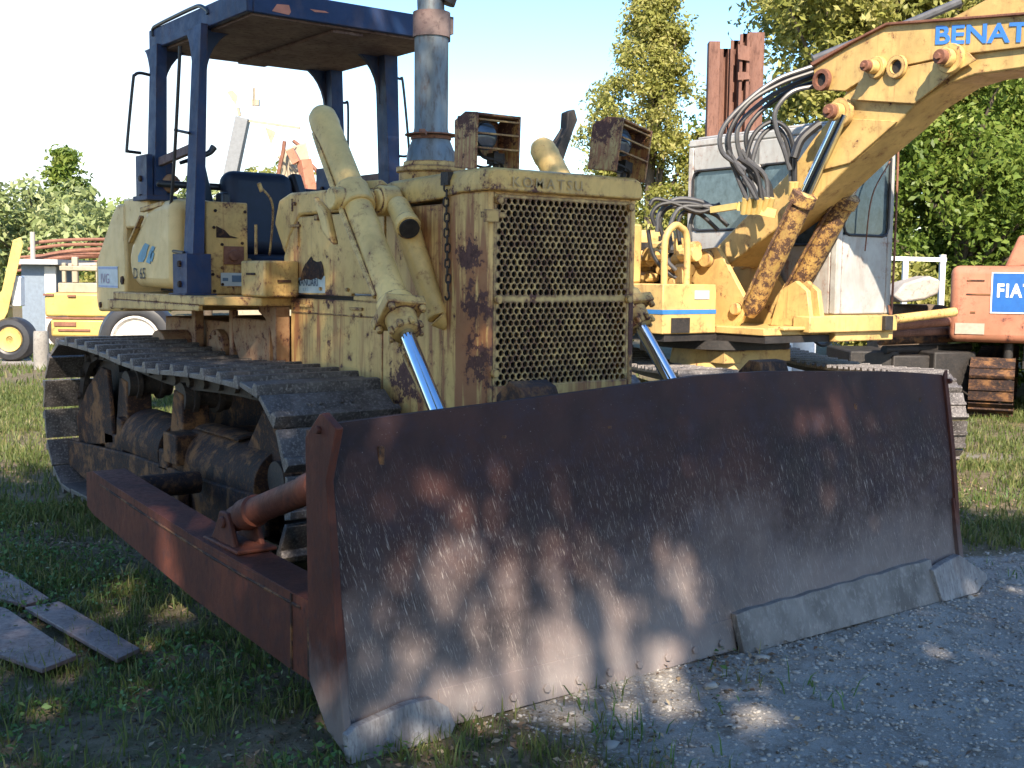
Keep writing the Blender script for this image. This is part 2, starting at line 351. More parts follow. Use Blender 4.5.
def ground_mat():
    m, t, b, _ = new_mat('earth_grass_gravel'); k = N(t); v = k.coord()
    at_ = k.n('ShaderNodeAttribute', attribute_name='gravel'); g = at_.outputs['Fac']
    n1 = k.noise(v, 1.3, 8, .65); n2 = k.noise(v, 9, 8, .7); n3 = k.noise(v, 55, 5, .7); n4 = k.noise(v, 240, 3, .7)
    grass = k.mix(k.ramp(n1, .35, .65), (.085,.085,.040), (.15,.115,.075)); grass = k.mix(k.ramp(n2, .46, .64), grass, (.20,.16,.11)); grass = k.mix(k.ramp(n3, .55, .7), grass, (.075,.058,.04))
    grav = k.mix(k.ramp(n1, .35, .65), (.25,.225,.20), (.37,.345,.31)); grav = k.mix(k.ramp(n2, .50, .72), grav, (.16,.125,.095))
    grav = k.mix(k.ramp(n3, .52, .66), grav, (.36,.35,.335)); grav = k.mix(k.ramp(n4, .56, .7), grav, (.12,.115,.11))
    gm = k.ramp(k.math('ADD', g, k.math('MULTIPLY', k.math('SUBTRACT', n3, .5), .8)), .35, .65)
    n5 = k.noise(k.coord(loc=(9,2,0)), 4.2, 8, .72); grav = k.mix(k.math('MULTIPLY', k.ramp(n5, .54, .66), .7), grav, (.13,.095,.065)); k.L(k.mix(gm, grass, grav), b.inputs['Base Color']); b.inputs['Roughness'].default_value = .95; b.inputs['Specular IOR Level'].default_value = .15
    k.bump(k.math('ADD', k.math('MULTIPLY', n3, .7), k.math('MULTIPLY', n4, .3)), b, .8, .018); return m
idx = np.arange(n_*n_).reshape(n_, n_)
Fq = np.stack([idx[:-1,:-1], idx[1:,:-1], idx[1:,1:], idx[:-1,1:]], -1).reshape(-1, 4)
ground = np_mesh('ground', np.stack([GX, GY, GZ], -1).reshape(-1, 3), Fq, ground_mat(), {'gravel': gravel_mask(GX, GY).ravel()})
kind(ground, 'structure')

def leafmat(name, c0, c1, c2, trans=.35, rough=.45):
    m, t, b, out = new_mat(name); k = N(t)
    a = k.n('ShaderNodeAttribute', attribute_name='rnd').outputs['Fac']
    col = k.mix(k.ramp(a, 0, .5), c0, c1); col = k.mix(k.ramp(a, .6, 1), col, c2)
    k.L(col, b.inputs['Base Color']); b.inputs['Roughness'].default_value = rough; b.inputs['Specular IOR Level'].default_value = .3
    tr = k.n('ShaderNodeBsdfTranslucent'); k.L(col, tr.inputs[0]); mx = k.n('ShaderNodeMixShader'); mx.inputs[0].default_value = trans
    k.L(b.outputs[0], mx.inputs[1]); k.L(tr.outputs[0], mx.inputs[2]); k.L(mx.outputs[0], out.inputs[0]); return m
def blades(name, U, V, hgt, wid, mat, label=None, lean=.5):
    n = len(U); X = CAM.x+Rh.x*U+Fh.x*V; Y = CAM.y+Rh.y*U+Fh.y*V; Z = gz(X, Y)
    a = RNG.random(n)*6.283; ca, sa = np.cos(a), np.sin(a); l = RNG.random(n)*lean; b_ = RNG.random(n)*6.283
    w = wid; P = np.zeros((n, 5, 3))
    for j, (t, q) in enumerate(((0, 1), (0, -1), (.55, .75), (.55, -.75), (1, 0))):
        off = l*hgt*t*t; P[:, j, 0] = X+ca*w*q+np.cos(b_)*off; P[:, j, 1] = Y+sa*w*q+np.sin(b_)*off; P[:, j, 2] = Z+hgt*t*np.sqrt(np.clip(1-(l*t)**2*.6, .1, 1))-.004
    i0 = np.arange(n)*5
    F = np.concatenate([np.stack([i0, i0+1, i0+3, i0+2], -1), np.stack([i0+2, i0+3, i0+4, i0+4], -1)])
    T = np.concatenate([np.stack([i0, i0+1, i0+3], -1), np.stack([i0, i0+3, i0+2], -1), np.stack([i0+2, i0+3, i0+4], -1)])
    rnd = np.repeat(np.clip(RNG.random(n)*.7+.3*vnoise(X, Y, 5, 3, 1.7)*1.0, 0, 1), 5)
    return np_mesh(name, P.reshape(-1, 3), T, mat, {'rnd': rnd}, smooth=False)
def scatter(n, u0, u1, v0, v1, dens):
    u = RNG.uniform(u0, u1, n); v = v0+(v1-v0)*RNG.random(n)
    x = CAM.x+Rh.x*u+Fh.x*v; y = CAM.y+Rh.y*u+Fh.y*v
    keep = RNG.random(n) < dens(x, y, u, v); return u[keep], v[keep]
m_grass = leafmat('grass_blade', (.065,.090,.026), (.115,.150,.040), (.30,.24,.12), .35, .5)
m_weed = leafmat('weed_leaf', (.060,.125,.028), (.095,.18,.045), (.13,.20,.065), .3, .4)
m_dry = leafmat('dry_leaf', (.13,.075,.045), (.26,.17,.10), (.36,.30,.20), .1, .7)
def gden(x, y, u, v):
    g = gravel_mask(x, y); n = vnoise(x, y, 11, 4, 1.6); n2 = vnoise(x, y, 19, 3, 6)
    fr = (np.abs(u) < .47*v+.5)
    return fr*np.clip((1-g)*np.clip((n-.40)*5.0, .04, 1)*np.clip((n2-.25)*2.4, .1, 1)+g*np.clip((n2-.70)*7, 0, .9)*.5, 0, 1)
U1, V1 = scatter(150000, -3.6, 1.2, 2.7, 7.5, gden); h = (.025+.075*RNG.random(len(U1))**2)*(.7+.6*RNG.random(len(U1)))
kind(blades('grass', U1, V1, h, .0018+.0022*RNG.random(len(U1)), m_grass, lean=.9), 'stuff')
U1, V1 = scatter(300000, -7, 7, 6.5, 15, lambda x, y, u, v: np.clip(gden(x, y, u, v)+.16*(1-gravel_mask(x, y))*(np.abs(u) < .47*v+.5), 0, 1)); h = .03+.07*RNG.random(len(U1))
kind(blades('grass', U1, V1, h, .004+.003*RNG.random(len(U1)), m_grass, lean=.9), 'stuff')
U1, V1 = scatter(60000, -13, 2, 14, 27, gden); h = .05+.07*RNG.random(len(U1))
kind(blades('grass', U1, V1, h, .009+.006*RNG.random(len(U1)), m_grass, lean=.8), 'stuff')
U1, V1 = scatter(9000, 0.2, 4.5, 2.7, 8.5, lambda x, y, u, v: np.clip((vnoise(x, y, 43, 3, 2.3)-.60)*9, 0, 1)*(u < .47*v))
kind(blades('grass', U1, V1, .03+.09*RNG.random(len(U1)), .0022+.002*RNG.random(len(U1)), m_weed, lean=1.2), 'stuff')
# broad weed leaves lying low, dead leaves
def flakes(name, U, V, size, mat, tilt=.5, zoff=.006, up=.02):
    n = len(U); X = CAM.x+Rh.x*U+Fh.x*V; Y = CAM.y+Rh.y*U+Fh.y*V; Z = gz(X, Y)+zoff+up*RNG.random(n)
    nr = np.stack([RNG.normal(0, tilt, n), RNG.normal(0, tilt, n), np.ones(n)], -1); return leafquads(name, np.stack([X, Y, Z], -1), nr, size, mat)
def leafquads(name, P, nr, size, mat, asp=.5, rnd=None):
    n = len(P); nr = nr/np.linalg.norm(nr, axis=1, keepdims=True)
    a = np.cross(nr, RNG.normal(size=(n, 3))); a /= np.linalg.norm(a, axis=1, keepdims=True); b_ = np.cross(nr, a)
    s = (size if np.ndim(size) else np.full(n, size))[:, None]
    A = P-a*s; B = P+b_*s*asp+nr*s*.18; C = P+a*s; D = P-b_*s*asp+nr*s*.18
    V = np.stack([A, B, C, D], 1).reshape(-1, 3); F = np.arange(4*n).reshape(n, 4)
    rr = RNG.random(n) if rnd is None else rnd
    return np_mesh(name, V, F, mat, {'rnd': np.repeat(rr, 4)}, smooth=False)
U1, V1 = scatter(34000, -3.6, 1.0, 2.7, 7.5, lambda x, y, u, v: (1-gravel_mask(x, y))*np.clip((vnoise(x, y, 91, 4, 2.2)-.44)*5, 0, 1))
kind(flakes('weeds', U1, V1, .007+.012*RNG.random(len(U1)), m_weed, .7, .01, .04), 'stuff')
U1, V1 = scatter(42000, -4, 3.5, 2.7, 9, lambda x, y, u, v: np.clip((vnoise(x, y, 55, 3, 1.4)-.40)*3, 0.04, .9))
kind(flakes('leaf_litter', U1, V1, .006+.014*RNG.random(len(U1)), m_dry, .35, .004, .012), 'stuff')
# gravel stones
def stones(name, n, u0, u1, v0, v1, r0, r1, mat, dens):
    U, V = scatter(n, u0, u1, v0, v1, dens); n = len(U); X = CAM.x+Rh.x*U+Fh.x*V; Y = CAM.y+Rh.y*U+Fh.y*V
    g = (1+5**.5)/2; B = np.array([(-1,g,0),(1,g,0),(-1,-g,0),(1,-g,0),(0,-1,g),(0,1,g),(0,-1,-g),(0,1,-g),(g,0,-1),(g,0,1),(-g,0,-1),(-g,0,1)])/1.9
    T = np.array([(0,11,5),(0,5,1),(0,1,7),(0,7,10),(0,10,11),(1,5,9),(5,11,4),(11,10,2),(10,7,6),(7,1,8),(3,9,4),(3,4,2),(3,2,6),(3,6,8),(3,8,9),(4,9,5),(2,4,11),(6,2,10),(8,6,7),(9,8,1)])
    r = r0+(r1-r0)*RNG.random(n)**3; sc = np.stack([r*(.7+.6*RNG.random(n)), r*(.7+.6*RNG.random(n)), r*(.4+.35*RNG.random(n))], -1)
    P = B[None]*(1+.22*RNG.normal(size=(n, 12, 1)))*sc[:, None]; a = RNG.random(n)*6.28; c, s = np.cos(a)[:, None], np.sin(a)[:, None]
    x = P[..., 0]*c-P[..., 1]*s; y = P[..., 0]*s+P[..., 1]*c
    P = np.stack([x+X[:, None], y+Y[:, None], P[..., 2]+(gz(X, Y)+r*.15)[:, None]], -1)
    return np_mesh(name, P.reshape(-1, 3), (T[None]+np.arange(n)[:, None, None]*12).reshape(-1, 3), mat, {'rnd': np.repeat(RNG.random(n), 12)}, smooth=False)
def stone_mat():
    m, t, b, _ = new_mat('gravel_stone'); k = N(t); a = k.n('ShaderNodeAttribute', attribute_name='rnd').outputs['Fac']
    c = k.mix(k.ramp(a, 0, .5), (.17,.15,.13), (.32,.295,.265)); c = k.mix(k.ramp(a, .93, 1), c, (.44,.42,.39)); k.L(c, b.inputs['Base Color']); b.inputs['Roughness'].default_value = .85; return m
m_stone = stone_mat()
kind(stones('gravel', 60000, -.9, 3.6, 2.7, 7.6, 0.0025, .011, m_stone, lambda x, y, u, v: np.clip(gravel_mask(x, y)*1.0+.04, 0, 1)*(u < .46*v)), 'stuff')
m_crumb = steel('soil_crumb', (.05,.04,.028), (.11,.085,.06), (.16,.13,.10), .95)
kind(stones('soil', 26000, -3.6, 2.2, 2.7, 7.6, .003, .013, m_crumb, lambda x, y, u, v: np.clip(1-gravel_mask(x, y)+.06, 0, 1)*(np.abs(u) < .47*v)), 'stuff')
kind(stones('gravel', 350, -.5, 3.4, 2.8, 7.2, .012, .03, m_stone, lambda x, y, u, v: np.clip(gravel_mask(x, y), 0, 1)), 'stuff')

# ================================================================= BULLDOZER
DZ = thing('bulldozer', 'large faded yellow bulldozer with rusty blade, perforated grille and blue canopy', 'bulldozer', (0, 2.9, 0))
# ---- blade
ZT = lambda x: float(np.interp(x, [-1.71,-1.1,-.3,0,.4,1.35,1.6,1.71], [1.03,1.06,1.10,1.118,1.12,1.08,1.06,1.05]))
pz = np.array([0,.08,.16,.3,.5,.7,.85,1.05]); py_ = np.array([.035,.045,.06,.085,.108,.135,.16,.195])
def yb(z): return float(np.interp(z, pz, py_))
m = MB(); nx, nz = 44, 26; V = []; F = []
for side in (0, 1):
    for i in range(nx+1):
        x = -1.705+3.41*i/nx; zt = ZT(x)
        for j in range(nz+1):
            z = .045+(zt-.045)*j/nz; y = np.interp(z/zt*1.05, pz, py_)+.003*math.sin(x*5+z*3)+.002*math.sin(x*13)
            V.append((x, y+(.028 if side else 0), z))
nn = (nx+1)*(nz+1); I = lambda s, i, j: s*nn+i*(nz+1)+j
for i in range(nx):
    for j in range(nz):
        F.append((I(0,i,j), I(0,i+1,j), I(0,i+1,j+1), I(0,i,j+1))); F.append((I(1,i,j+1), I(1,i+1,j+1), I(1,i+1,j), I(1,i,j)))
    F.append((I(0,i,nz), I(0,i+1,nz), I(1,i+1,nz), I(1,i,nz))); F.append((I(1,i,0), I(1,i+1,0), I(0,i+1,0), I(0,i,0)))
m.add(V, F); blade = m.build('blade', m_blade, DZ)
PL = [(.075,1.035),(.165,1.075),(.185,1.07),(.285,.985),(.272,.45),(.262,.18),(.14,.05),(-.005,.0),(.035,.12),(.068,.3),(.09,.5),(.115,.7),(.14,.86)]
for s in (-1, 1):
    m = MB(); m.prx([((max(yb(z)-.004, min(y, .225)) if s > 0 else y)-.012, z) for y, z in PL], s*1.7, s*1.728); m.bolt((s*1.728, .17, 1.02), (s,0,0), .014)
    m.bar((s*1.703,.10,.45), (s*1.703,.05,.16), .02, .03, (s,0,0))
    m.build('side_plate', m_plate, blade, .004)
m = MB()   # stiffening beams behind the blade
m.box((-1.69,.235,.90), (1.69,.34,1.0)); m.box((-1.69,.16,.16), (1.69,.34,.36)); m.box((-1.69,.19,.55), (1.69,.26,.66))
for x in np.linspace(-1.5, 1.5, 7): m.box((x-.012,.17,.3), (x+.012,.33,.95))
for x in (-.85, .72): m.box((x-.09,.2,.55), (x-.065,.5,.78)); m.box((x+.065,.2,.55), (x+.09,.5,.78))
m.prx([(.24,1.0),(.3,1.15),(.36,1.155),(.42,1.1),(.4,.9),(.25,.9)], .48, .66); m.prx([(.24,1.0),(.3,1.10),(.36,1.12),(.44,1.06),(.44,.9)], -.84, -.66)
m.build('back_beam', m_rust, blade, .004)
def edgeplate(x0, x1, z0, z1, y0, th, mat, name, tilt=0, bolts=0):
    m = MB(); P = [(x0, z0), (x1, z0), (x1, z1), (x0, z1)]
    m.prism([(x, yb(z)-y0-(0.05*(z1-z)), z) for x, z in P], [(x, yb(z)-y0+th-(0.05*(z1-z)), z) for x, z in P]); return m
m = edgeplate(-1.35, .09, .004, .13, .002, .024, m_edge, '')
for x in np.linspace(-1.2, 0.0, 9): m.bolt((x, .035, .045), (0,-1,.2), .016, .010)
m.build('cutting_edge', m_blade, blade, .002)
# the newer thicker section of edge on the right half, with its wavy upper rim
m = MB(); xs = np.linspace(.08, 1.44, 15); up = [.150,.160,.158,.166,.160,.170,.168,.176,.172,.182,.176,.184,.19,.186,.19]
A = [(x, yb(0)-.058, .0) for x in xs]+[(x, yb(z)-.028, z) for x, z in zip(xs[::-1], up[::-1])]
m.prism(A, [(x, y+.03, z) for x, y, z in A]); m.build('cutting_edge', m_edge, blade, .002, label='pale thicker length of cutting edge with wavy top rim')
m = MB()   # end bits
def endbit(poly, s):
    m = MB(); A = [(x, yb(z)-.052-.02*(1-z/.2), z) for x, z in poly]; m.prism(A, [(x, y+.034, z) for x, y, z in A])
    return m
m = endbit([(-1.735,-.004),(-1.36,-.004),(-1.335,.03),(-1.355,.09),(-1.41,.128),(-1.50,.130),(-1.70,.10),(-1.735,.08)], -1)
for x in (-1.60,-1.49,-1.40): m.cyl((x,-.034,.030), (x,-.026,.030), .016, n=12)
m.build('end_bit', m_bit, blade, .003)
m = endbit([(1.44,.0),(1.73,.0),(1.83,.05),(1.835,.075),(1.64,.19),(1.50,.17),(1.41,.15)], 1); m.bolt((1.74,-.02,.055), (0,-1,0), .015, .01)
m.build('end_bit', m_bit, blade, .003)
for x, z in ((-1.5,.032),(-1.41,.032)): pass
# ---- push arms and braces
for s in (-1, 1):
    m = MB(); xo, xi = s*1.655, s*1.49
    sec = [(.27,.12,.40),(.55,.125,.405),(1.4,.17,.435),(2.4,.27,.495),(2.72,.30,.52),(2.82,.33,.50)]
    for a, b in zip(sec[:-1], sec[1:]):
        pass
    prof = [(y, z1) for y, z0, z1 in sec]+[(y, z0) for y, z0, z1 in sec[::-1]]
    m.prx(prof, xi, xo); m.prx([(y, z-.008 if z > .3 or y > 1.2 else z+.008) for y, z in [(.3,.41),(.3,.135),(1.3,.18),(1.3,.42)]], xo-s*.001, xo+s*.001)
    m.box((xi,.26,.10), (s*1.42,.5,.42))
    pa = m.build('push_arm', m_rustp, DZ, .014); m = MB(); m.cyl((s*1.488,2.74,.41), (s*1.1,2.74,.41), .06, n=18); m.build('trunnion', m_rust, DZ)
    q = MB(); bx = s*1.545
    for dx in (-.055, .055): q.prx([(1.10,.43),(1.34,.44),(1.29,.50),(1.25,.565),(1.18,.565),(1.14,.50)], bx+dx-.012, bx+dx+.012)
    q.box((bx-.085,1.04,.425), (bx+.085,1.38,.442)); q.cyl((bx-.08,1.21,.525), (bx+.08,1.21,.525), .024, n=14); q.build('bracket', m_rustp, pa, .006)
    wl = MB(); wl.tube([Vector((xo+s*.001, y, z-.035)) for y, z in ((.45,.40),(.9,.41),(1.4,.43),(2.0,.465),(2.6,.505))], lambda t: .006+.001*math.sin(t*300), 6, 10)
    wl.tube([Vector((xo+s*.001, .52, z)) for z in (.13,.25,.40)], .007, 6, 4); wl.build('weld_bead', m_rust, pa)
    b = MB(); p0 = Vector((bx, 1.23, .53)); p1 = Vector((s*1.50, .30, .86)); d = (p1-p0).normalized(); L = (p1-p0).length
    b.lathe(p0-d*.03, p1, [(0,.03),(.02,.052),(.10,.055),(.11,.064),(.20,.064),(.21,.054),(L*.62,.054),(L*.63,.060),(L*.72,.060),(L*.73,.05),(L+.03,.05)], 22)
    b.build('brace', m_rustp, DZ, 0)
# ---- tracks
import itertools
def track_path(n, off=0.0):
    c1 = Vector((0, 2.03, .515)); c2 = Vector((0, 4.88, .54)); r1 = .445; r2 = .475
    pts = []; N_ = 900
    for i in range(200): a = math.pi/2+math.pi*i/200; pts.append((c1.y+math.cos(a)*r1, c1.z+math.sin(a)*r1))      # top -> front -> bottom
    y0, z0 = c1.y, c1.z-r1; y1, z1 = c2.y, c2.z-r2
    for i in range(200): t = i/200; pts.append((y0+(y1-y0)*t, z0+(z1-z0)*t))
    for i in range(200): a = -math.pi/2+math.pi*i/200; pts.append((c2.y+math.cos(a)*r2, c2.z+math.sin(a)*r2))
    y0, z0 = c2.y, c2.z+r2; y1, z1 = c1.y, c1.z+r1
    for i in range(200): t = i/200; pts.append((y0+(y1-y0)*t, z0+(z1-z0)*t-.03*math.sin(math.pi*t)**2+.012*math.sin(t*9.5)*math.sin(math.pi*t)))
    P = np.array(pts+[pts[0]]); d = np.r_[0, np.cumsum(np.hypot(*np.diff(P, axis=0).T))]; Lt = d[-1]
    s = (np.arange(n)+off)*Lt/n % Lt
    y = np.interp(s, d, P[:, 0]); z = np.interp(s, d, P[:, 1]); y2 = np.interp((s+.02) % Lt, d, P[:, 0]); z2 = np.interp((s+.02) % Lt, d, P[:, 1])
    return [(y[i], z[i], math.atan2(z2[i]-z[i], y2[i]-y[i])) for i in range(n)], Lt/n
NS = 41; path, pitch = track_path(NS, .35)
for s in (-1, 1):
    xo = s*1.165; xi = s*.505; xc = s*.835
    link = MB()
    for (y, z, a), (yn, zn, an) in zip(path, path[1:]+path[:1]):
        for dx in (-.085, .085):
            n0 = Vector((0, math.sin(a), -math.cos(a))); link.bar(Vector((xc+dx, y, z))-n0*.055, Vector((xc+dx, yn, zn))-n0*.055, .038, .085, n0)
        nv = Vector((0, math.sin(a), -math.cos(a))); c = Vector((xc, y, z))-nv*.055; link.cyl(c-Vector((.13,0,0)), c+Vector((.13,0,0)), .028, n=10)
    tr = link.build('track', m_trackin, DZ, 0)
    proto = None
    for k, (y, z, a) in enumerate(path):
        if proto is None:
            q = MB(); h = .05; Lh = pitch/2-.005    # local: x across, y along, z outwards ; shoe with one grouser
            q.v = []; sec = [(-Lh,-.010),(-Lh,.012),(-Lh+.012,.016),(Lh-.065,.018),(Lh-.050,h),(Lh-.016,h),(Lh-.004,.012),(Lh,-.002),(Lh,-.012)]
            w = .33; ca = .03
            q.prism([(-w, y_, z_) for y_, z_ in sec], [(w, y_, z_) for y_, z_ in sec])
            for bx in (-.115,-.055,.055,.115):
                q.cyl((bx, -.02, .012), (bx, -.02, .026), .013, n=6)
            proto = q.build('track_shoe', m_track, None, .003); sh = proto
        else:
            sh = proto.copy(); COL.objects.link(sh)
        sh.parent = tr
        outv = Vector((0, math.sin(a), -math.cos(a))); alo = Vector((0, math.cos(a), math.sin(a)))
        xa = alo.cross(outv)
        Mx = Matrix((xa, alo, outv)).transposed().to_4x4(); jt = random.uniform(-.012, .012)
        sh.matrix_local = Matrix.Translation(Vector((xc+random.uniform(-.003,.003), y-2.9, z))+outv*.012) @ Mx @ Matrix.Rotation(jt, 4, 'X')
    m = MB()   # idler
    m.lathe((xc-.06,2.03,.515), (xc+.06,2.03,.515), [(0,.30),(.0,.34),(.03,.34),(.03,.37),(.09,.37),(.09,.34),(.12,.34),(.12,.30)], 36)
    m.cyl((xc-.16,2.03,.515), (xc+.16,2.03,.515), .09); m.build('idler', m_trackin, DZ)
    m = MB(); V = []; T_ = 26   # sprocket
    pr_ = []
    for i in range(T_*2): a = math.pi*i/T_; r = .415 if i % 2 else .365; pr_.append((4.88+math.cos(a)*r, .54+math.sin(a)*r))
    m.prx(pr_, xc-.03, xc+.03); m.cyl((xc-.14,4.88,.54), (xc+.14,4.88,.54), .16, n=30); m.build('sprocket', m_trackin, DZ)
    m = MB()   # track frame
    m.box((xc-.16,2.2,.22), (xc+.16,4.6,.46)); m.box((xc-.10,1.95,.42), (xc+.10,2.5,.60))
    m.prx([(5.2,.34),(3.85,.405),(2.93,.41),(2.1,.435),(2.0,.40),(2.0,.24),(3.0,.16),(4.7,.10),(5.15,.16)], xo-s*.10, xo-s*.13)
    m.box((xo-s*.10,3.28,.38), (xo-s*.16,3.42,.50))
    tf = m.build('track_frame', m_rust, DZ, .01)
    m = MB()
    def rg(): global m; m.build('roller_guard', m_rust, tf, .008); m = MB()
    m.prx([(5.15,.30),(5.2,.5),(4.95,.72),(4.66,.88),(4.52,.87),(4.42,.40)], xo-s*.17, xo-s*.20); rg()
    m.prx([(3.3,.34),(3.05,.36),(2.92,.33),(2.9,.18),(3.35,.15)], xo-s*.02, xo-s*.085); rg()
    for y in (4.25, 3.32): m.prx([(y-.09,.40),(y-.08,.60),(y-.07,.82),(y+.06,.84),(y+.12,.60),(y+.14,.40)], xo-s*.18, xo-s*.34); m.prx([(y-.13,.38),(y-.11,.58),(y-.02,.6),(y-.0,.38)], xo-s*.13, xo-s*.2); rg()
    for y in (4.0, 3.6, 3.0, 2.5):
        m.bolt((xo-s*.13, y, .44 if y > 3.5 else .40), (s,0,0), .02, .016); m.build('bolt', m_rust, tf, 0); m = MB()
    m = MB()   # recoil spring cover: half barrel and sagging plate
    A = [(math.cos(t)*.19+xc+s*.03, math.sin(t)*.19+.46) for t in np.linspace(-.3, math.pi+.3, 22)]
    m.pry(A, 2.15, 3.18); m.pry([(x*1, z) for x, z in A], 3.46, 4.12)
    B = [(math.cos(t)*.21+xc+s*.05, math.sin(t)*.205+.465) for t in np.linspace(.1, 2.0, 14)]; B += [(math.cos(t)*.195+xc+s*.05, math.sin(t)*.19+.465) for t in np.linspace(2.0, .1, 14)]
    m.pry(B, 2.52, 3.1); m.build('spring_cover', m_rust, tf, .004)
    for y in (4.22, 3.3):
        m = MB(); m.lathe((xc-.14,y,.80), (xc+.14,y,.80), [(0,.05),(0,.085),(.05,.085),(.05,.1),(.08,.1),(.08,.07),(.2,.07),(.2,.1),(.23,.1),(.23,.085),(.28,.085),(.28,.05)], 20); m.build('carrier_roller', m_trackin, tf)
    for y in np.linspace(2.5, 4.45, 6):
        m = MB(); m.lathe((xc-.14,y,.20), (xc+.14,y,.20), [(0,.06),(0,.10),(.06,.10),(.06,.085),(.22,.085),(.22,.10),(.28,.10),(.28,.06)], 18); m.build('track_roller', m_trackin, tf)
    m = MB(); m.prx([(1.85,.35),(2.35,.30),(2.45,.62),(2.25,.83),(2.05,.80)], xo-s*.21, xo-s*.23); m.build('idler_guard', m_rust, tf, .004)
# ---- hull
m = MB(); m.box((-.40,1.1,.50), (.40,3.1,.95)); m.box((-.36,3.0,.42), (.36,5.0,.98)); m.box((-1.1,3.05,.45), (1.1,3.25,.62)); m.box((-.9,1.75,.45),(.9,1.95,.58))
m.build('chassis', m_rust, DZ, .01)
m = MB(); m.box((-.405,2.0,.74), (.405,3.02,1.39)); m.build('engine_block', m_dark, DZ)
m = MB()   # transmission housing seen under the deck
m.box((-.42,3.06,.86), (.42,5.0,1.20)); m.prx([(3.1,1.24),(3.1,.85),(3.35,.85),(3.5,.95),(3.6,1.1),(3.62,1.24)], -.52, -.42); m.prx([(3.1,1.24),(3.1,.85),(3.35,.85),(3.5,.95),(3.6,1.1),(3.62,1.24)], .42, .52)
for s in (-1, 1):
    m.box((s*.44,4.25,.80), (s*.50,4.32,1.30)); m.box((s*.44,3.7,.86), (s*.48,3.76,1.28)); m.cyl((s*.42,4.62,.95), (s*.62,4.62,.95), .17, n=24)
    m.cyl((s*.42,4.0,1.02), (s*.47,4.0,1.02), .13, n=24)
    for k in range(8): a = k*.785; m.bolt((s*.47,4.0+.105*math.cos(a),1.02+.105*math.sin(a)), (s,0,0), .014)
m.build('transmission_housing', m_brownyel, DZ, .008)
m = MB()   # deck with fenders
dk = [(-.86,3.22),(-.86,4.78),(-.70,4.95),(.70,4.95),(.86,4.78),(.86,3.22),(.62,2.98),(-.62,2.98)]
m.prz(dk, 1.325, 1.375); m.prx([(3.3,1.325),(3.3,1.29),(4.9,1.26),(4.9,1.325)], -.86, -.83); m.prx([(3.3,1.325),(3.3,1.29),(4.9,1.26),(4.9,1.325)], .83, .86)
for s in (-1, 1):
    pts = [(2.99,1.324),(2.99,.80),(3.02,.80),(3.03,1.08),(3.06,1.18),(3.13,1.25),(3.22,1.29),(3.22,1.324)]
    q = MB(); q.prx([(y, z-.001) for y, z in pts], s*.441, s*.53); q.build('deck_arch', m_brownyel, DZ, .004)  # browner yellow puts the shade inside the arch into its colour
m.build('deck', m_body_o, DZ, .006)
# engine side panels, hood
m = MB()
m.box((-.44,1.95,1.385), (.44,3.0,1.395))
hd = m
for s in (-1, 1):
    m = MB(); m.prx([(1.42,.80),(1.42,1.84),(1.93,1.835),(1.93,1.405),(2.26,1.40),(2.26,1.375),(1.96,1.37),(1.96,.78)], s*.418, s*.438)
    m.build('front_side_panel', m_body, DZ, .003)
    m = MB(); m.prx([(1.965,.78),(1.965,1.372),(2.98,1.372),(2.98,.74)], s*.420, s*.440)
    ep = m.build('engine_door', m_body, DZ, .003)
    q = MB()
    for y in (2.15, 2.72): q.box((s*.440,y,1.325), (s*.452,y+.13,1.34)); q.bolt((s*.44,y+.02,1.30), (s,0,0), .012)
    q.box((s*.440,1.99,1.29), (s*.446,2.96,1.298)); q.bar((s*.445,1.75,1.12), (s*.445,1.5,.86), .012, .016)
    q.build('door_catch', m_body_o, ep, .002)
for s in (-1, 1):
    m = MB(); m.prx([(1.935,1.41),(1.935,1.83),(2.86,1.825),(2.98,1.72),(3.06,1.60),(3.03,1.395),(2.27,1.395),(2.27,1.41)], s*.420, s*.444)
    m.build('cowl_side', m_body, DZ, .004)
m = MB()
m.prx([(1.935,1.84),(1.935,1.93),(2.0,1.955),(2.98,1.965),(3.12,1.93),(3.18,1.80),(3.05,1.62),(2.98,1.72),(2.86,1.835)], -.446, .446)
cw_ = m.build('rear_hood', m_body, DZ, .015)
m = MB(); m.box((-.452,2.93,1.86), (-.444,2.95,1.93)); m.box((-.458,2.84,1.77), (-.444,2.97,1.785)); m.box((-.458,2.62,1.80), (-.444,2.66,1.83)); m.box((-.455,2.86,1.66),(-.444,2.875,1.80))
for y in (2.9, 2.6, 2.3, 2.05): m.bolt((-.446,y,1.90), (-1,0,0), .011); m.bolt((-.444,y,1.43), (-1,0,0), .011)
m.build('hood_latch', m_body_o, cw_, .002)
m = MB()   # front hood cap, rounded shoulders
def cap_sec(y, w, z0, z1, r): return [(-w,y,z0),(-w,y,z1-r),(-w+r*.3,y,z1-r*.3),(-w+r,y,z1),(w-r,y,z1),(w-r*.3,y,z1-r*.3),(w,y,z1-r),(w,y,z0)]
secs = [cap_sec(1.035,.450,1.885,1.975,.035), cap_sec(1.06,.462,1.882,1.985,.045), cap_sec(1.25,.458,1.882,1.99,.05), cap_sec(1.42,.452,1.862,1.985,.05), cap_sec(1.93,.450,1.842,1.972,.05)]
V = [p for s_2 in secs for p in s_2]; F = []
for i in range(len(secs)-1):
    for j in range(8): a = i*8+j; b = i*8+(j+1) % 8; F.append((a, b, b+8, a+8))
F += [tuple(range(7,-1,-1)), tuple(range(32, 40))]; m.add(V, F)
cap = m.build('hood_cap', m_cap, DZ, .006)
for o_, (mm) in (('faded_lettering', text_mb('KOMATSU', (-.335,1.033,1.905), (1,0,0), (0,0,1), .062, .003, 1.15, 1.35, .01)),): mm.build(o_, m_faded, cap, 0, 0)
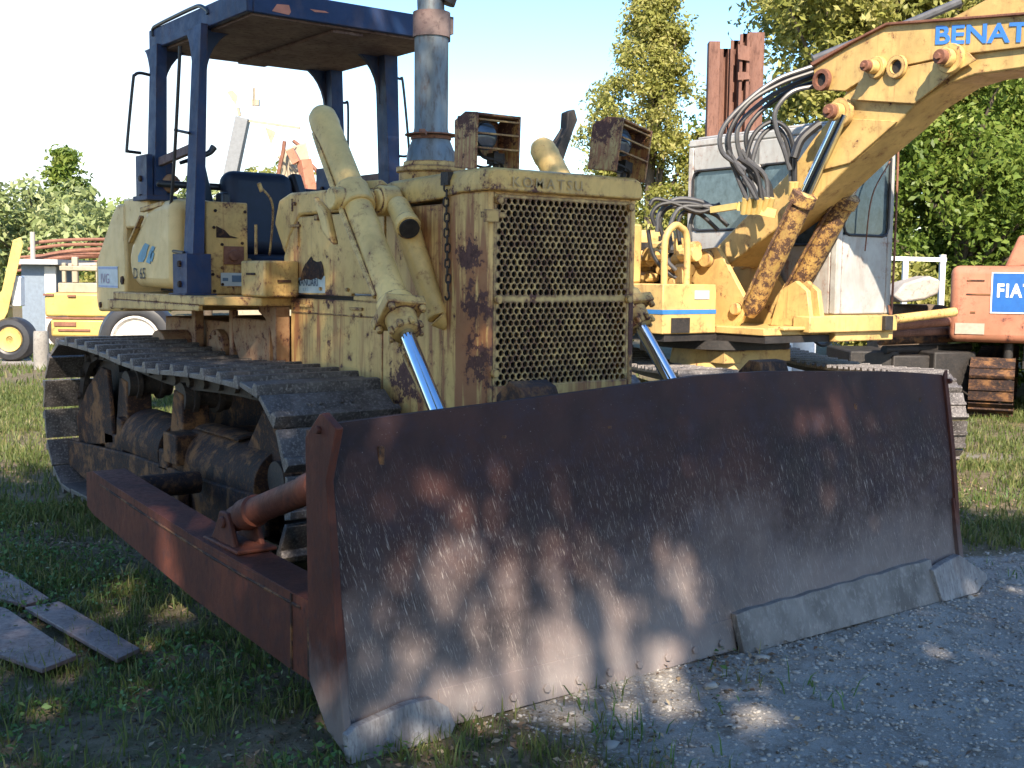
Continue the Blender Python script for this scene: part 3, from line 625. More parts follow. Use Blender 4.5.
# grille guard housing
m = MB()
m.prz([(-.405,1.086),(.405,1.086),(.405,1.10),(-.405,1.10)], .72, .76)
for s in (-1, 1):
    m.prz([(s*.405,1.06),(s*.436,1.062),(s*.444,1.10),(s*.444,1.415),(s*.42,1.415),(s*.42,1.10),(s*.405,1.09)], .72, 1.882)
m.box((-.405,1.062,.72), (.405,1.085,1.02)); m.box((-.405,1.062,1.868), (.405,1.085,1.882))
fr = m.build('grille_frame', m_body, DZ, .006)
q = MB()
for x, z in ((-.385,1.845),(-.385,1.407),(.395,1.845),(.395,1.407),(-.40,1.08)): q.cyl((x,1.062,z), (x,1.040,z), .019, n=14); q.build('grille_bolt', m_body_o, fr, .002); q = MB()
q.prism([(-.47,1.035,1.79),(-.47,1.035,1.765),(-.36,1.035,1.765),(-.36,1.035,1.79)], [(-.47,1.075,1.79),(-.47,1.075,1.765),(-.36,1.075,1.765),(-.36,1.075,1.79)]); q.box((-.475,1.03,1.745), (-.40,1.045,1.80))
q.build('hinge', m_body_o, fr, .002)
def holes(x0, x1, z0, z1, y, nc, nr, r, th):
    m = MB(); px_ = (x1-x0)/nc; pz_ = (z1-z0)/nr; V = []; F = []; K = 12
    ang = [2*math.pi*i/K for i in range(K)]
    for rr in range(nr):
        off = 0 if rr % 2 == 0 else .5; zc = z0+(rr+.5)*pz_
        cells = [x0+(c+off)*px_ for c in range(nc if off == 0 else nc-1)]
        if off: V0 = len(V); V += [(x0,y,zc-pz_/2),(x0+px_/2,y,zc-pz_/2),(x0+px_/2,y,zc+pz_/2),(x0,y,zc+pz_/2)]; F.append((V0,V0+1,V0+2,V0+3)); V0 = len(V); V += [(x1-px_/2,y,zc-pz_/2),(x1,y,zc-pz_/2),(x1,y,zc+pz_/2),(x1-px_/2,y,zc+pz_/2)]; F.append((V0,V0+1,V0+2,V0+3))
        for cx in cells:
            cc = cx+px_/2; b0 = len(V); r_ = r*random.uniform(.94, 1.04)
            for a in ang:
                c, s = math.cos(a), math.sin(a); t = min((px_/2)/abs(c) if abs(c) > 1e-6 else 9, (pz_/2)/abs(s) if abs(s) > 1e-6 else 9)
                V.append((cc+c*t, y, zc+s*t)); V.append((cc+c*r_, y, zc+s*r_)); V.append((cc+c*r_, y+th, zc+s*r_))
            for i in range(K):
                j = (i+1) % K; F.append((b0+3*i, b0+3*j, b0+3*j+1, b0+3*i+1)); F.append((b0+3*i+1, b0+3*j+1, b0+3*j+2, b0+3*i+2))
            # corners of the cell
            for sx, sz in ((1,1),(-1,1),(-1,-1),(1,-1)):
                a0 = math.atan2(sz*pz_/2, sx*px_/2) % (2*math.pi); i = int(a0/(2*math.pi/K)); j = (i+1) % K
                v = len(V); V.append((cc+sx*px_/2, y, zc+sz*pz_/2)); F.append((v, b0+3*j, b0+3*i))
    return m.add(V, F)
gx0, gx1 = -.404, .404
m = holes(gx0+.012, gx1-.012, 1.425, 1.855, 1.064, 23, 16, .0137, .010)
m.box((gx0,1.0632,1.395), (gx1,1.075,1.425)); m.box((gx0,1.062,1.855), (gx1,1.075,1.870)); m.box((gx0,1.063,1.02), (gx0+.012,1.075,1.87)); m.box((gx1-.012,1.063,1.02), (gx1,1.075,1.87))
holes_low = holes(gx0+.012, gx1-.012, 1.02, 1.395, 1.064, 23, 14, .0137, .010); m.add(holes_low.v, holes_low.f)
m.build('grille', m_grl, DZ, 0, 20)
m = MB(); m.box((-.40,1.17,.75), (.40,1.25,1.87))
for k in range(60): x = -.395+.79*k/59; m.box((x-.002,1.155,.78), (x+.002,1.17,1.86))
m.build('radiator', m_dark, DZ)
# lamps on the hood
def lamp_box(c, yaw, roll, label=None):
    M = Matrix.Translation(Vector(c)) @ Matrix.Rotation(yaw, 4, 'Z') @ Matrix.Rotation(roll, 4, 'Y')
    m = MB(); w, h, d = .125, .255, .17; t = .012
    T = lambda a, b: m.box(a, b, M)
    prof = [(-d/2,.0),(-d/2-.01,h),(-.0,h+.012),(d/2,h-.02),(d/2,.02)]
    for s in (-1, 1): m.prism([M @ Vector((s*w, y, z)) for y, z in prof], [M @ Vector((s*(w-t), y, z)) for y, z in prof])
    T((-w+t,-d/2-.008,h-.012), (w-t,d/2-.004,h)); T((-w+t,d/2-.02,.08), (w-t,d/2-.01,h-.013))
    o = m.build('headlight', paint('lamp_box_yellow', (.50,.35,.13), 1.0, .3, .6, .5, 3.0, blobs=[(c[0]-.1, c[1]-2.9, c[2]+.24, .12), (c[0]+.1, c[1]-2.9, c[2]+.2, .1)]), DZ, .004)
    g = MB()
    for z in (.10,.165,.225): g.bar(M @ Vector((-w+t, -d/2-.004, z)), M @ Vector((w-t, -d/2-.004, z)), .012, .008)
    g.build('guard_bar', m_body_o, o, .001)
    g = MB(); g.lathe(M @ Vector((-.045,.03,.16)), M @ Vector((-.045,-.07,.16)), [(0,.03),(.03,.06),(.075,.066),(.08,.066)], 20); g.build('lamp', m_dark, o)
    g = MB(); g.lathe(M @ Vector((-.045,-.048,.16)), M @ Vector((-.045,-.07,.16)), [(0,.06),(.012,.055),(.02,.03),(.024,.005)], 20); g.build('lens', m_lens, o)
    g = MB(); g.tube([M @ Vector(p) for p in ((-.04,.03,.12),(-.02,.0,.07),(.05,-.03,.05),(.09,.0,.02))], .008); g.tube([M @ Vector(p) for p in ((-.08,.0,.03),(-.03,-.03,.02),(.03,-.01,.04))], .006); g.box((.02,-.03,.04), (.08,.03,.09), M); g.cyl(M @ Vector((.05,0,-.04)), M @ Vector((.05,0,.1)), .014); g.build('bracket', m_dark, o)
    return o
lamp_box((-.27,1.31,1.985), 0, 0); lamp_box((.36,1.12,1.985), R(12), R(9))
# exhaust stack
m = MB(); m.lathe((0,2.2,1.95), (0,2.2,2.9), [(0,.17),(.10,.17),(.105,.185),(.13,.185),(.135,.15),(.16,.145)], 36); st = m.build('exhaust_base', m_body_o, DZ)
m = MB(); m.lathe((0,2.2,2.10), (0,2.2,3.0), [(0,.135),(.07,.125),(.13,.10),(.16,.096),(.19,.09),(.70,.09)], 32); pp = m.build('exhaust_stack', m_galv, DZ)
q = MB()
q.lathe((0,2.2,2.225), (0,2.2,2.27), [(0,.09),(.004,.108),(.02,.108),(.024,.09)], 32); q.lathe((0,2.2,2.25), (0,2.2,2.27), [(0,.088),(.0,.14),(.006,.14),(.006,.088)], 32); q.bar((-.12,2.08,2.24), (-.16,2.04,2.25), .03, .02)
q.build('clamp', m_redrust, pp)
q = MB(); q.lathe((0,2.2,2.76), (0,2.2,2.9), [(0,.092),(0,.099),(.13,.099),(.13,.088)], 32); q.box((.088,2.17,2.79), (.12,2.23,2.88)); q.build('collar', m_roofu, pp)
q = MB(); q.tube([(0,2.2,2.85),(-.005,2.2,2.98),(.03,2.2,3.08),(.13,2.2,3.17)], .072, 20); q.build('elbow', m_galv, pp)
q = MB(); q.tube([(.055,2.15,2.94),(.08,2.14,3.0),(.17,2.14,3.08)], .05, 16); q.build('flap', m_black, pp)
# lift cylinders
def lift(top, low, end, sg):
    top = Vector(top); low = Vector(low); end = Vector(end); d = (low-top).normalized(); L = (low-top).length
    Lb = L*.71
    m = MB(); m.lathe(top-d*.06, low, [(0,.03),(.012,.052),(.045,.071),(.11,.075),(.13,.071),(Lb,.072),(Lb,.085),(Lb+.05,.085)], 32)
    if sg < 0:
        m.tube([top+d*.12+Vector((-.055,.05,0)), top+d*.3+Vector((-.078,.02,0)), top+d*(Lb*.6)+Vector((-.083,.02,0)), top+d*(Lb*.93)+Vector((-.07,.03,0))], .013)
    c = m.build('lift_cylinder', m_cyl, DZ)
    h = MB(); hp = top+d*(Lb+.0); a = d.orthogonal().normalized(); 
    ax = Vector((1,0,0)); b_ = d.cross(ax).normalized(); ax = b_.cross(d).normalized()
    def slab(t0, t1, w):
        P = [hp+d*t0+ax*sx*w+b_*sy*w for sx, sy in ((-1,-1),(1,-1),(1,1),(-1,1))]; h.prism(P, [p+d*(t1-t0) for p in P])
    slab(-.02,.03,.095); h.cyl(hp+d*.03, hp+d*.13, .073, .067); 
    for sx, sy in ((-1,-1),(1,-1),(1,1),(-1,1)): h.cyl(hp+ax*sx*.075+b_*sy*.075+d*.028, hp+ax*sx*.075+b_*sy*.075+d*.06, .018, n=6); 
    for k in range(8): aa = k*.785; h.cyl(hp+d*.10+(ax*math.cos(aa)+b_*math.sin(aa))*.070, hp+d*.135+(ax*math.cos(aa)+b_*math.sin(aa))*.074, .014, n=6)
    h.build('cylinder_head', m_body_o, c, .008)
    r = MB(); r.cyl(hp+d*.12, end, .034, n=24); r.build('rod', m_chrome, c)
    e = MB(); e.cyl(end-Vector((.06,0,0)), end+Vector((.06,0,0)), .06); e.build('rod_eye', m_rust, c)
    return top, d, c
tl, dl, cl = lift(at(323,119,'x',-.60), (-.81,.9,.96), (-.865,.46,.52), -1)
tr_, dr, cr = lift(at(543,150,'x',.62), at(668,376,'x',.73), at(668,376,'x',.73)+(at(668,376,'x',.73)-at(543,150,'x',.62))*.28, 1)
for s, T, D, C_ in ((-1, tl, dl, cl), (1, tr_, dr, cr)):
    y = MB(); c = T+D*.62
    y.cyl(c-Vector((.13,0,0)), c+Vector((.13,0,0)), .055); y.lathe(c-D*.07, c+D*.07, [(0,.073),(0,.088),(.14,.088),(.14,.073)], 28)
    pn = c+Vector((-s*.15,-.05,0)); y.cyl(pn+Vector((-.05,0,0)), pn+Vector((.05,0,0)), .072, n=28); y.cyl(pn+Vector((-.065,-.0,0)), pn+Vector((.065,0,0)), .055, n=24)
    y.bar(c+Vector((-s*.09,.02,.05)), Vector((s*.44,c.y+.05,c.z-.02)), .13, .12)
    y.prx([(c.y+.20,c.z+.02),(c.y+.10,c.z-.16),(c.y+.0,c.z-.22),(c.y+.08,c.z-.05)], c.x-.12, c.x-.08)
    y.build('yoke', m_cyl, C_, .01)
# slanting support tube on the guard side with its dark ended cap, and a hanging chain
m = MB(); g0 = at(405,222,'x',-.49); g1 = at(438,318,'x',-.465); m.cyl(g0, g1, .062, .050, n=24); m.cyl(g1, g1+(g1-g0).normalized()*.05+Vector((.03,0,0)), .050, .02, n=24)
sb = m.build('guard_support', m_cyl, DZ, .006)
m = MB(); p = at(398,206,'x',-.5); q_ = at(408,226,'x',-.55); m.cyl(p, q_, .055, n=24); m.cyl(q_-(q_-p).normalized()*.03, q_+(q_-p).normalized()*.02, .06, n=24); m.build('filler_neck', m_cyl, sb, .006)
m = MB(); m.cyl(q_+(q_-p).normalized()*.02, q_+(q_-p).normalized()*.032, .048, n=24); m.build('plug', m_dark, sb)
m = MB(); ctop = at(446,183,'x',-.458); cbot = at(448,290,'x',-.458); nl = 14
for i in range(nl):
    c = ctop.lerp(cbot, (i+.5)/nl)+Vector((0, random.uniform(-.004,.004), 0)); L2 = (ctop-cbot).length/nl*.60; w = .011
    pts = []
    for k in range(13):
        a = 6.28319*k/12; dx, dz = w*math.sin(a), (L2-w)*(1 if math.cos(a) > 0 else -1)+w*math.cos(a)
        pts.append(c+(Vector((dx*.5, dx*.87, dz)) if i % 2 else Vector((-dx*.9, dx*.4, dz))))
    m.tube(pts, .0045, 6, 0)
m.tube([cbot+Vector((0,0,.0)), cbot+Vector((0,-.01,-.03)), cbot+Vector((0,.01,-.045)), cbot+Vector((0,.025,-.03))], .005, 6)
m.box(ctop+Vector((-.01,-.03,-.01)), ctop+Vector((.02,.03,.05)))
m.build('chain', m_trackin, DZ)
# dark jointed post standing behind the hood
m = MB(); P = [at(*p, 'y', 2.5) for p in ((553,150),(567,128),(568,112),(575,109),(578,120),(574,130),(562,166),(558,166))]; m.prism(P, [p+Vector((0,.07,0)) for p in P]); m.tube([at(562,128,'y',2.45), at(556,140,'y',2.45), at(548,146,'y',2.45)], .008); m.cyl(at(560,160,'y',2.53), at(560,160,'y',2.53)+Vector((0,0,-.3)), .03); m.build('lever_post', m_dark, DZ, .01)
# ---- tanks, console, seat, cage
m = MB(); m.prx([(4.88,1.24),(5.45,1.22),(5.49,1.30),(5.48,1.58),(5.12,1.90),(5.0,1.97),(4.86,1.97),(4.86,1.75),(4.84,1.56)], -.75, .75)
rt = m.build('rear_guard', m_tank, DZ, .02)
m = MB(); m.box((-.74,4.42,1.80), (.74,4.9,2.0)); m.build('rear_shelf', m_tank, rt, .015); m = MB(); m.box((-.5,4.5,1.38), (.5,4.87,1.80)); m.build('gap_shade', m_dark, rt)  # lower dark box stands in for the shade between tank and guard
q = MB()
for y in (5.38,5.12,4.92): q.bolt((-.75,y,1.27), (-1,0,0), .022, .012)
q.bolt((-.75,4.9,1.45), (-1,0,0), .03, .012); q.build('bolt', m_rust, rt)
m = MB(); m.prism([(-.7535,5.42,1.545),(-.7535,5.0,1.545),(-.7535,5.0,1.395),(-.7535,5.42,1.395)], [(-.7515,5.42,1.545),(-.7515,5.0,1.545),(-.7515,5.0,1.395),(-.7515,5.42,1.395)]); m.build('sticker', m_sgrey, rt, label='faded pale sticker on the rear guard')
q = MB(); q.box((-.7548,5.0,1.525),(-.7538,5.42,1.541)); q.box((-.7548,5.0,1.399),(-.7538,5.42,1.411)); q.build('sticker_stripe', flat('faded_blue', (.28,.33,.48), .6), rt, 0, 0)
m = text_mb('IVG', (-.7535,5.36,1.425), (0,-1,0), (0,0,1), .10, .003, 1.2); m.build('faded_lettering', flat('faded_purple', (.30,.22,.30), .6), rt, 0, 0)
m = MB()   # side tank with rounded belly
P = [(-.82,y,z) for y,z in ((4.60,1.60),(4.54,1.70),(4.22,1.93),(4.12,1.95),(3.80,1.955),(3.80,1.42),(3.9,1.405),(4.44,1.41),(4.56,1.46))]
m.prism(P, [(-.5,y,z) for x,y,z in P]); tk = m.build('side_tank', m_tank, DZ, .065, seg=5)
q = MB(); q.bar((-.825,4.30,1.86), (-.825,4.52,1.70), .03, .02); q.build('tank_strap', m_body_o, tk, .004); q = MB(); q.bar((-.83,4.28,1.90), (-.80,3.98,1.93), .03, .03); q.build('tank_strap', m_body_o, tk, .004)
pz0 = at(132.5,279,'x',-.8625)
ex = (0,-1,0)
m = text_mb('D 65', at(133.5,278.5,'x',-.8235), ex, (0,0,1), .10, .002, 1.12, 1.0, .01); m.build('lettering', m_lblack, tk, 0, 0)
m = MB()   # two-leaf emblem
def xf(px, py): return at(px, py, 'x', -.8235)
for poly in ([(143,246),(145,243),(149,245),(147,250),(146,256),(143,262),(138,262),(138,256)], [(146,262),(149,252),(152,246),(155,247),(152,254),(150,264)], [(150,256),(152,250),(154,254),(152,262),(150,260)]):
    A = [xf(*p) for p in poly]; m.prism(A, [p+Vector((.0015,0,0)) for p in A])
m.build('emblem', m_sblue, tk, 0, 0)
m = MB(); m.box((-.70,3.50,1.376), (-.43,3.62,1.935)); m.box((-.697,3.621,1.376), (-.64,3.8,1.93)); m.box((-.44,3.60,1.376), (-.36,3.95,1.6))
cs = m.build('console', m_body_o, DZ, .01); cs.location = (.012, .10, 0)
q = MB()
tri = [(-.635,1.79),(-.635,1.72),(-.49,1.72),(-.55,1.735),(-.58,1.765)]; q.prism([(x,3.499,z) for x,z in tri], [(x,3.497,z) for x,z in tri])
for x,z in ((-.64,1.88),(-.45,1.88),(-.65,1.78),(-.60,1.68),(-.47,1.69),(-.6,1.54),(-.47,1.545),(-.66,1.5),(-.6,1.44),(-.45,1.44),(-.65,1.4)): q.bolt((x,3.50,z), (0,-1,0), .010, .008)
q.build('bolt', m_rust, cs)
q = MB(); q.lathe((-.53,3.50,1.615), (-.53,3.46,1.615), [(0,.055),(.008,.055),(.01,.035),(.03,.03),(.032,.01)], 24); q.box((-.59,3.492,1.56), (-.46,3.4985,1.67)); q.build('cap', m_redrust, cs, .002)
q = MB(); q.box((-.61,3.494,1.43), (-.45,3.4985,1.51)); q.build('nameplate', m_sgrey, cs)
q = MB(); q.box((-.54,3.491,1.455), (-.46,3.4935,1.495)); q.box((-.60,3.491,1.46), (-.565,3.4935,1.48)); q.build('nameplate_print', flat('print_blue', (.10,.16,.24), .5), cs)
m = MB(); m.box((-.66,2.86,1.378), (-.447,3.17,1.58)); bb = m.build('battery_box', m_body_o, DZ, .012)
q = MB(); q.box((-.668,2.97,1.50), (-.66,3.08,1.512)); q.build('handle', m_rust, bb); q = MB(); q.box((-.58,2.852,1.46), (-.50,2.86,1.475)); q.build('handle', m_rust, bb)
# seat
def cushion(name, a, b, par, mat, rot=0, r=.06, piv=None):
    m = MB(); 
    M = Matrix.Identity(4) if piv is None else Matrix.Translation(Vector(piv)) @ Matrix.Rotation(rot, 4, 'X') @ Matrix.Translation(-Vector(piv))
    m.box(a, b, M); return m.build(name, mat, par, r, 60, 5)
bs = cushion('seat_back', (-.33,4.02,1.62), (.17,4.20,2.19), DZ, m_seat, R(-12), .085, (0,4.1,1.6))
cushion('seat_cushion', (-.36,3.55,1.42), (.20,4.15,1.63), DZ, m_seat, R(3), .06, (0,4,1.5))
m = MB(); 
for k, z in enumerate((1.43,1.48,1.53)): m.box((-.30,3.66,z), (.14,4.0,z+.035))
m.build('seat_suspension', m_black, DZ, .012)
m = MB(); m.box((-.42,3.98,1.58), (-.36,4.10,2.02)); m.bar((-.43,4.1,1.75), (-.50,4.22,2.28), .10, .06); m.bar((.26,4.1,1.8), (.20,4.22,2.18), .10, .06); m.bar((-.75,4.25,2.07), (.75,4.25,2.07), .035, .045); m.build('seat_frame', m_black, DZ, .02)
m = MB(); m.tube([(-.30,3.55,1.62),(-.30,3.50,1.85),(-.33,3.46,1.95),(-.38,3.48,2.02)], .007); m.cyl((-.38,3.48,2.0), (-.40,3.48,2.05), .013); m.tube([(-.44,3.44,1.62),(-.44,3.44,1.80)], .009); m.tube([(-.24,3.45,1.5),(-.22,3.42,1.63),(-.26,3.40,1.68)], .01); m.cyl((-.26,3.4,1.66), (-.27,3.39,1.72), .022)
m.build('control_lever', m_body_o, DZ)
m = MB(); m.tube([at(180,163,'y',4.3), at(207,154,'y',4.3), at(214,147,'y',4.3)], lambda t: .012+.012*t); m.build('mirror_arm', m_black, DZ)
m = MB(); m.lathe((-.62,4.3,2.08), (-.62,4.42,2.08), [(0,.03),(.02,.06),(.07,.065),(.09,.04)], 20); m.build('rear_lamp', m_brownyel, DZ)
# cage
cg = MB()
def post(x, y, z0, z1, w, d, sx): cg.prism([(x-w/2,y-d/2,z0),(x+w/2,y-d/2,z0),(x+w/2,y+d/2,z0),(x-w/2,y+d/2,z0)], [(x-w/2,y-d/2,z1),(x+w/2,y-d/2,z1),(x+w/2,y+d/2,z1),(x-w/2,y+d/2,z1)])
cage = MB(); cage.box((-.645,3.05,2.97), (.66,4.53,3.085)); cage.box((-.67,3.03,2.945), (-.632,4.55,3.075)); cage.box((.64,3.03,2.945), (.68,4.55,3.075)); cage.box((-.632,3.03,2.945), (.64,3.06,3.078)); cage.box((-.632,4.51,2.945), (.64,4.55,3.07)); cage.box((-.5,3.0,3.086),(-.42,3.1,3.10)); cage.box((-.63,3.25,3.086),(.6,3.4,3.12))
cn = cage.build('canopy', m_blue, DZ, .015)
q = MB(); q.box((-.625,3.065,2.935), (.635,4.505,2.968)); q.box((-.1,3.1,2.915), (.1,4.45,2.936)); q.build('canopy_underside', m_roofu, cn, .006)
q = MB(); op_ = flat('orange_patch', (.42,.16,.10), .6); q.prism([at(*p, 'y', 3.028) for p in ((272,11),(277,4),(289,5),(291,12),(289,15))], [at(*p, 'y', 3.031) for p in ((272,11),(277,4),(289,5),(291,12),(289,15))]); q.build('orange_mark', op_, cn, 0, 0, label='small orange patch on the canopy front'); q = MB(); q.prism([at(*p, 'y', 3.028) for p in ((310,9),(325,11),(329,13),(315,12))], [at(*p, 'y', 3.031) for p in ((310,9),(325,11),(329,13),(315,12))]); q.build('orange_mark', op_, cn, 0, 0, label='thin orange streak on the canopy front')  # two flat orange shapes laid on the canopy front
for x, y, z0, w in ((-.765,3.62,1.40,.075), (.64,3.66,1.40,.075), (-.69,4.40,2.0,.08), (.62,4.40,2.0,.08)):
    m = MB(); s = -1 if x < 0 else 1
    lx = (.085 if s < 0 else -.06) if y < 4 else .035*(-s); m.prism([(x-w/2,y-.075,z0),(x+w/2,y-.075,z0),(x+w/2,y+.075,z0),(x-w/2,y+.075,z0)], [(x-w/2+lx,y-.06,2.96),(x+w/2+lx*.6,y-.06,2.96),(x+w/2+lx*.6,y+.06,2.96),(x-w/2+lx,y+.06,2.96)])
    # gusset sweeping from post to roof
    xb = x; x = x+lx*.85
    arc = [(x-s*w/2, 2.96), (x-s*(w/2+.24), 2.96)]+[(x-s*(w/2+.24*(1-math.sin(t))), 2.96-.30*(1-math.cos(t))) for t in np.linspace(.1, 1.5, 8)]+[(x-s*w/2, 2.63)]
    m.pry(arc, y+.02, y+.05)
    arc = [(y+.07, 2.955), (y+.22, 2.955)]+[(y+.07+.15*(1-math.sin(t)), 2.955-.5*(1-math.cos(t))) for t in np.linspace(.1, 1.5, 8)]+[(y+.07, 2.44)]
    m.prx(arc, x-.02, x+.02); x = xb
    if y < 4: m.box((x-.075,y-.10,1.386), (x+.075,y+.12,1.62)); m.box((x-.095,y-.12,1.377), (x+.10,y+.14,1.3855))
    else: m.box((x-.085,y-.06,1.98), (x-.045,y+.14,2.26)); m.box((x+.035,y-.06,1.98), (x+.085,y+.14,2.26)); m.box((x-.10,y-.1,1.97), (x+.10,y+.16,2.0))
    p = m.build('canopy_post', m_blue, DZ, .01)
    q = MB()
    for dz in (1.44, 1.56): q.bolt((x-.075, y, dz), (-1,0,0), .02) if y < 4 else q.bolt((x-.085, y+.04, dz+.55), (-1,0,0), .02)
    q.build('bolt', m_rust, p)
m = MB(); m.bar((-.70,3.7,2.26), (-.68,4.42,2.21), .035, .055); m.build('side_rail', m_roofu, cn, .005); m = MB(); m.bar((.60,3.7,2.16), (.60,4.42,2.16), .03, .05); m.build('side_rail', m_roofu, cn, .005)
def rail(pts, r=.011): m = MB(); m.tube(pts, r, 8, 5); return m.build('grab_rail', m_black, DZ)
rail([at(*p, 'y', 4.35) for p in ((150,75),(140,73),(135,75),(133,82),(127,146),(128,151),(133,152),(141,153))], .010)
rail([at(*p, 'x', -.80) for p in ((180,46),(179,70),(176,130),(173,180),(168,240),(168,248),(173,251),(184,253))], .011)
rail([at(*p, 'x', -.77) for p in ((175,130),(189,133))], .009)
rail([at(*p, 'y', 3.9) for p in ((393,78),(400,79),(403,84),(409,150),(407,156),(397,156))], .009)
rail([at(*p, 'y', 4.5) for p in ((338,103),(345,103),(348,106),(348,154))], .009)
rail([at(*p, 'x', -.672) for p in ((153,36),(153,29),(158,25),(178,15),(193,8),(200,6),(207,10),(208,14))], .012)
# stickers on the cowl
m = MB(); P = [at(*p, 'x', -.4455) for p in ((296.5,278),(296.5,293),(325,293),(325,276))]; m.prism(P, [p+Vector((.001,0,0)) for p in P]); stc = m.build('sticker', flat('sticker_pale', (.42,.48,.46), .55), cw_, 0, 0, label='torn pale sticker with dark lettering')
m = text_mb('MANUARI', at(297,285.5,'x',-.4462), (0,-1,0), (0,0,1), .062, .001, .93, .98, .012); m.build('lettering', flat('letter_navy', (.03,.06,.10), .5), cw_, 0, 0)
m = text_mb('s.r.l.', at(303,291,'x',-.4462), (0,-1,0), (0,0,1), .035, .001, 1.0, 1.2, 0); m.build('small_lettering', m_sblue, cw_, 0, 0)
m = MB(); P = [at(*p, 'x', -.4475) for p in ((300,281),(302,271),(305,264),(307,262),(309,259),(311,256),(313,260),(317,262),(321,261),(323,266),(324,275),(321,280),(316,278),(311,280),(306,279))]; m.prism(P, [p+Vector((.0008,0,0)) for p in P]); m.build('bare_patch', m_rust, cw_, 0, 0)

# ================================================================= YELLOW EXCAVATOR (faces the right foreground)
EO = cw(1.95, 10.2); Ef = (Rh*.57-Fh*.82).normalized(); En = (Rh*.82+Fh*.57).normalized()
def E_(t, s_, z): return EO+Ef*t+En*s_+Up*z
def eh(px, py, s_): return hit(px, py, EO+En*s_, En)
EX = thing('excavator', 'yellow excavator with raised angular boom, white cab and blue side stripe', 'excavator', EO, math.atan2(Ef.y, Ef.x))
def ebox(m, a, b):
    (t0, s0, z0), (t1, s1, z1) = a, b
    return m.prism([E_(t0,s0,z0), E_(t1,s0,z0), E_(t1,s1,z0), E_(t0,s1,z0)], [E_(t0,s0,z1), E_(t1,s0,z1), E_(t1,s1,z1), E_(t0,s1,z1)])
def epoly(m, pts, s0, s1):
    A = [eh(px, py, s0) for px, py in pts]; return m.prism(A, [p+En*(s1-s0) for p in A])
m = MB(); ebox(m, (-1.9,-1.12,1.06), (.28,-.53,1.46)); m.build('side_body', m_ey, EX, .01)
m = MB(); ebox(m, (-2.7,-1.2,1.06), (-1.55,1.2,1.98)); m.build('counterweight', m_ey, EX, .08)
m = MB(); ebox(m, (-1.5,-1.10,1.46), (-.35,-.80,1.96)); m.build('engine_cover', m_ey, EX, .02)
m = MB(); ebox(m, (-1.9,-.515,1.06), (.80,.255,1.12)); m.build('turntable_deck', m_ey, EX, .008)
m = MB(); ebox(m, (-1.8,.26,1.0), (.86,1.01,1.22)); ebox(m, (.72,-.1,1.08), (.9,1.01,1.215)); m.build('cab_platform', m_ey, EX, .01)
m = MB(); ebox(m, (.9,.80,1.09), (.94,.90,1.21)); m.build('work_lamp', m_dark, EX, .004)
m = MB(); ebox(m, (-1.9,-1.124,1.22), (.284,-1.121,1.255)); ebox(m, (.282,-1.12,1.22), (.284,-.535,1.255)); m.build('blue_stripe', m_dblue, EX, 0, 0)
m = MB(); ebox(m, (.284,-1.03,1.07), (.29,-.83,1.19)); m.build('number_plate', m_dark, EX, 0, 0)
m = MB(); ebox(m, (.282,-.78,1.34), (.287,-.62,1.41)); m.build('decal', m_sgrey, EX, 0, 0)
m = MB(); m.tube([E_(.18,-1.02,1.44), E_(.18,-1.02,1.80), E_(.18,-.94,1.92), E_(.18,-.86,1.92), E_(.18,-.78,1.80), E_(.18,-.78,1.2)], .028, 12); m.build('hand_hoop', m_ey, EX)
m = MB(); m.cyl(E_(-.05,-.13,.925), E_(-.05,-.13,1.0), .58, n=36); m.build('slew_ring', m_dark, EX)
m = MB(); m.cyl(E_(-.05,-.13,.45), E_(-.05,-.13,.92), .50, .42, n=36); m.bar(E_(.1,-.5,.86), E_(.1,.3,.86), .5, .10); m.build('undercarriage_hub', m_ey, EX)
m = MB(); ebox(m, (-1.9,-1.08,1.0), (.26,-.12,1.055)); ebox(m, (.26,-.5,1.0), (.8,.95,1.055)); m.build('belly_plate', m_dark, EX)
# boom foot brackets
for s0 in (-.36, .18):
    m = MB(); pts = [eh(px, py, -.36)+En*(s0+.36) for px, py in ((684,333),(680,268),(683,252),(700,249),(717,247),(747,303),(746,311),(731,333))]
    m.prism(pts, [p+En*.05 for p in pts]); c1_ = eh(737,309,-.36)+En*(s0+.36); m.cyl(c1_-En*.04, c1_+En*.1, .05); c1_ = eh(708,259,-.36)+En*(s0+.36); m.cyl(c1_-En*.05, c1_+En*.1, .07, n=24)
    c1_ = eh(698,262,-.36)+En*(s0+.36); m.cyl(c1_-En*.012, c1_, .055, n=20)
    m.build('boom_bracket', m_ey, EX, .008)
m = MB(); ebox(m, (.60,-.34,1.10), (.85,.33,1.13)); 
for s0 in (-.08,.05): pts = [E_(t, s0, z) for t, z in ((.45,1.12),(.55,1.42),(.72,1.50),(.84,1.42),(.9,1.12))]; m.prism(pts, [p+En*.05 for p in pts])
m.build('cylinder_bracket', m_ey, EX, .01)
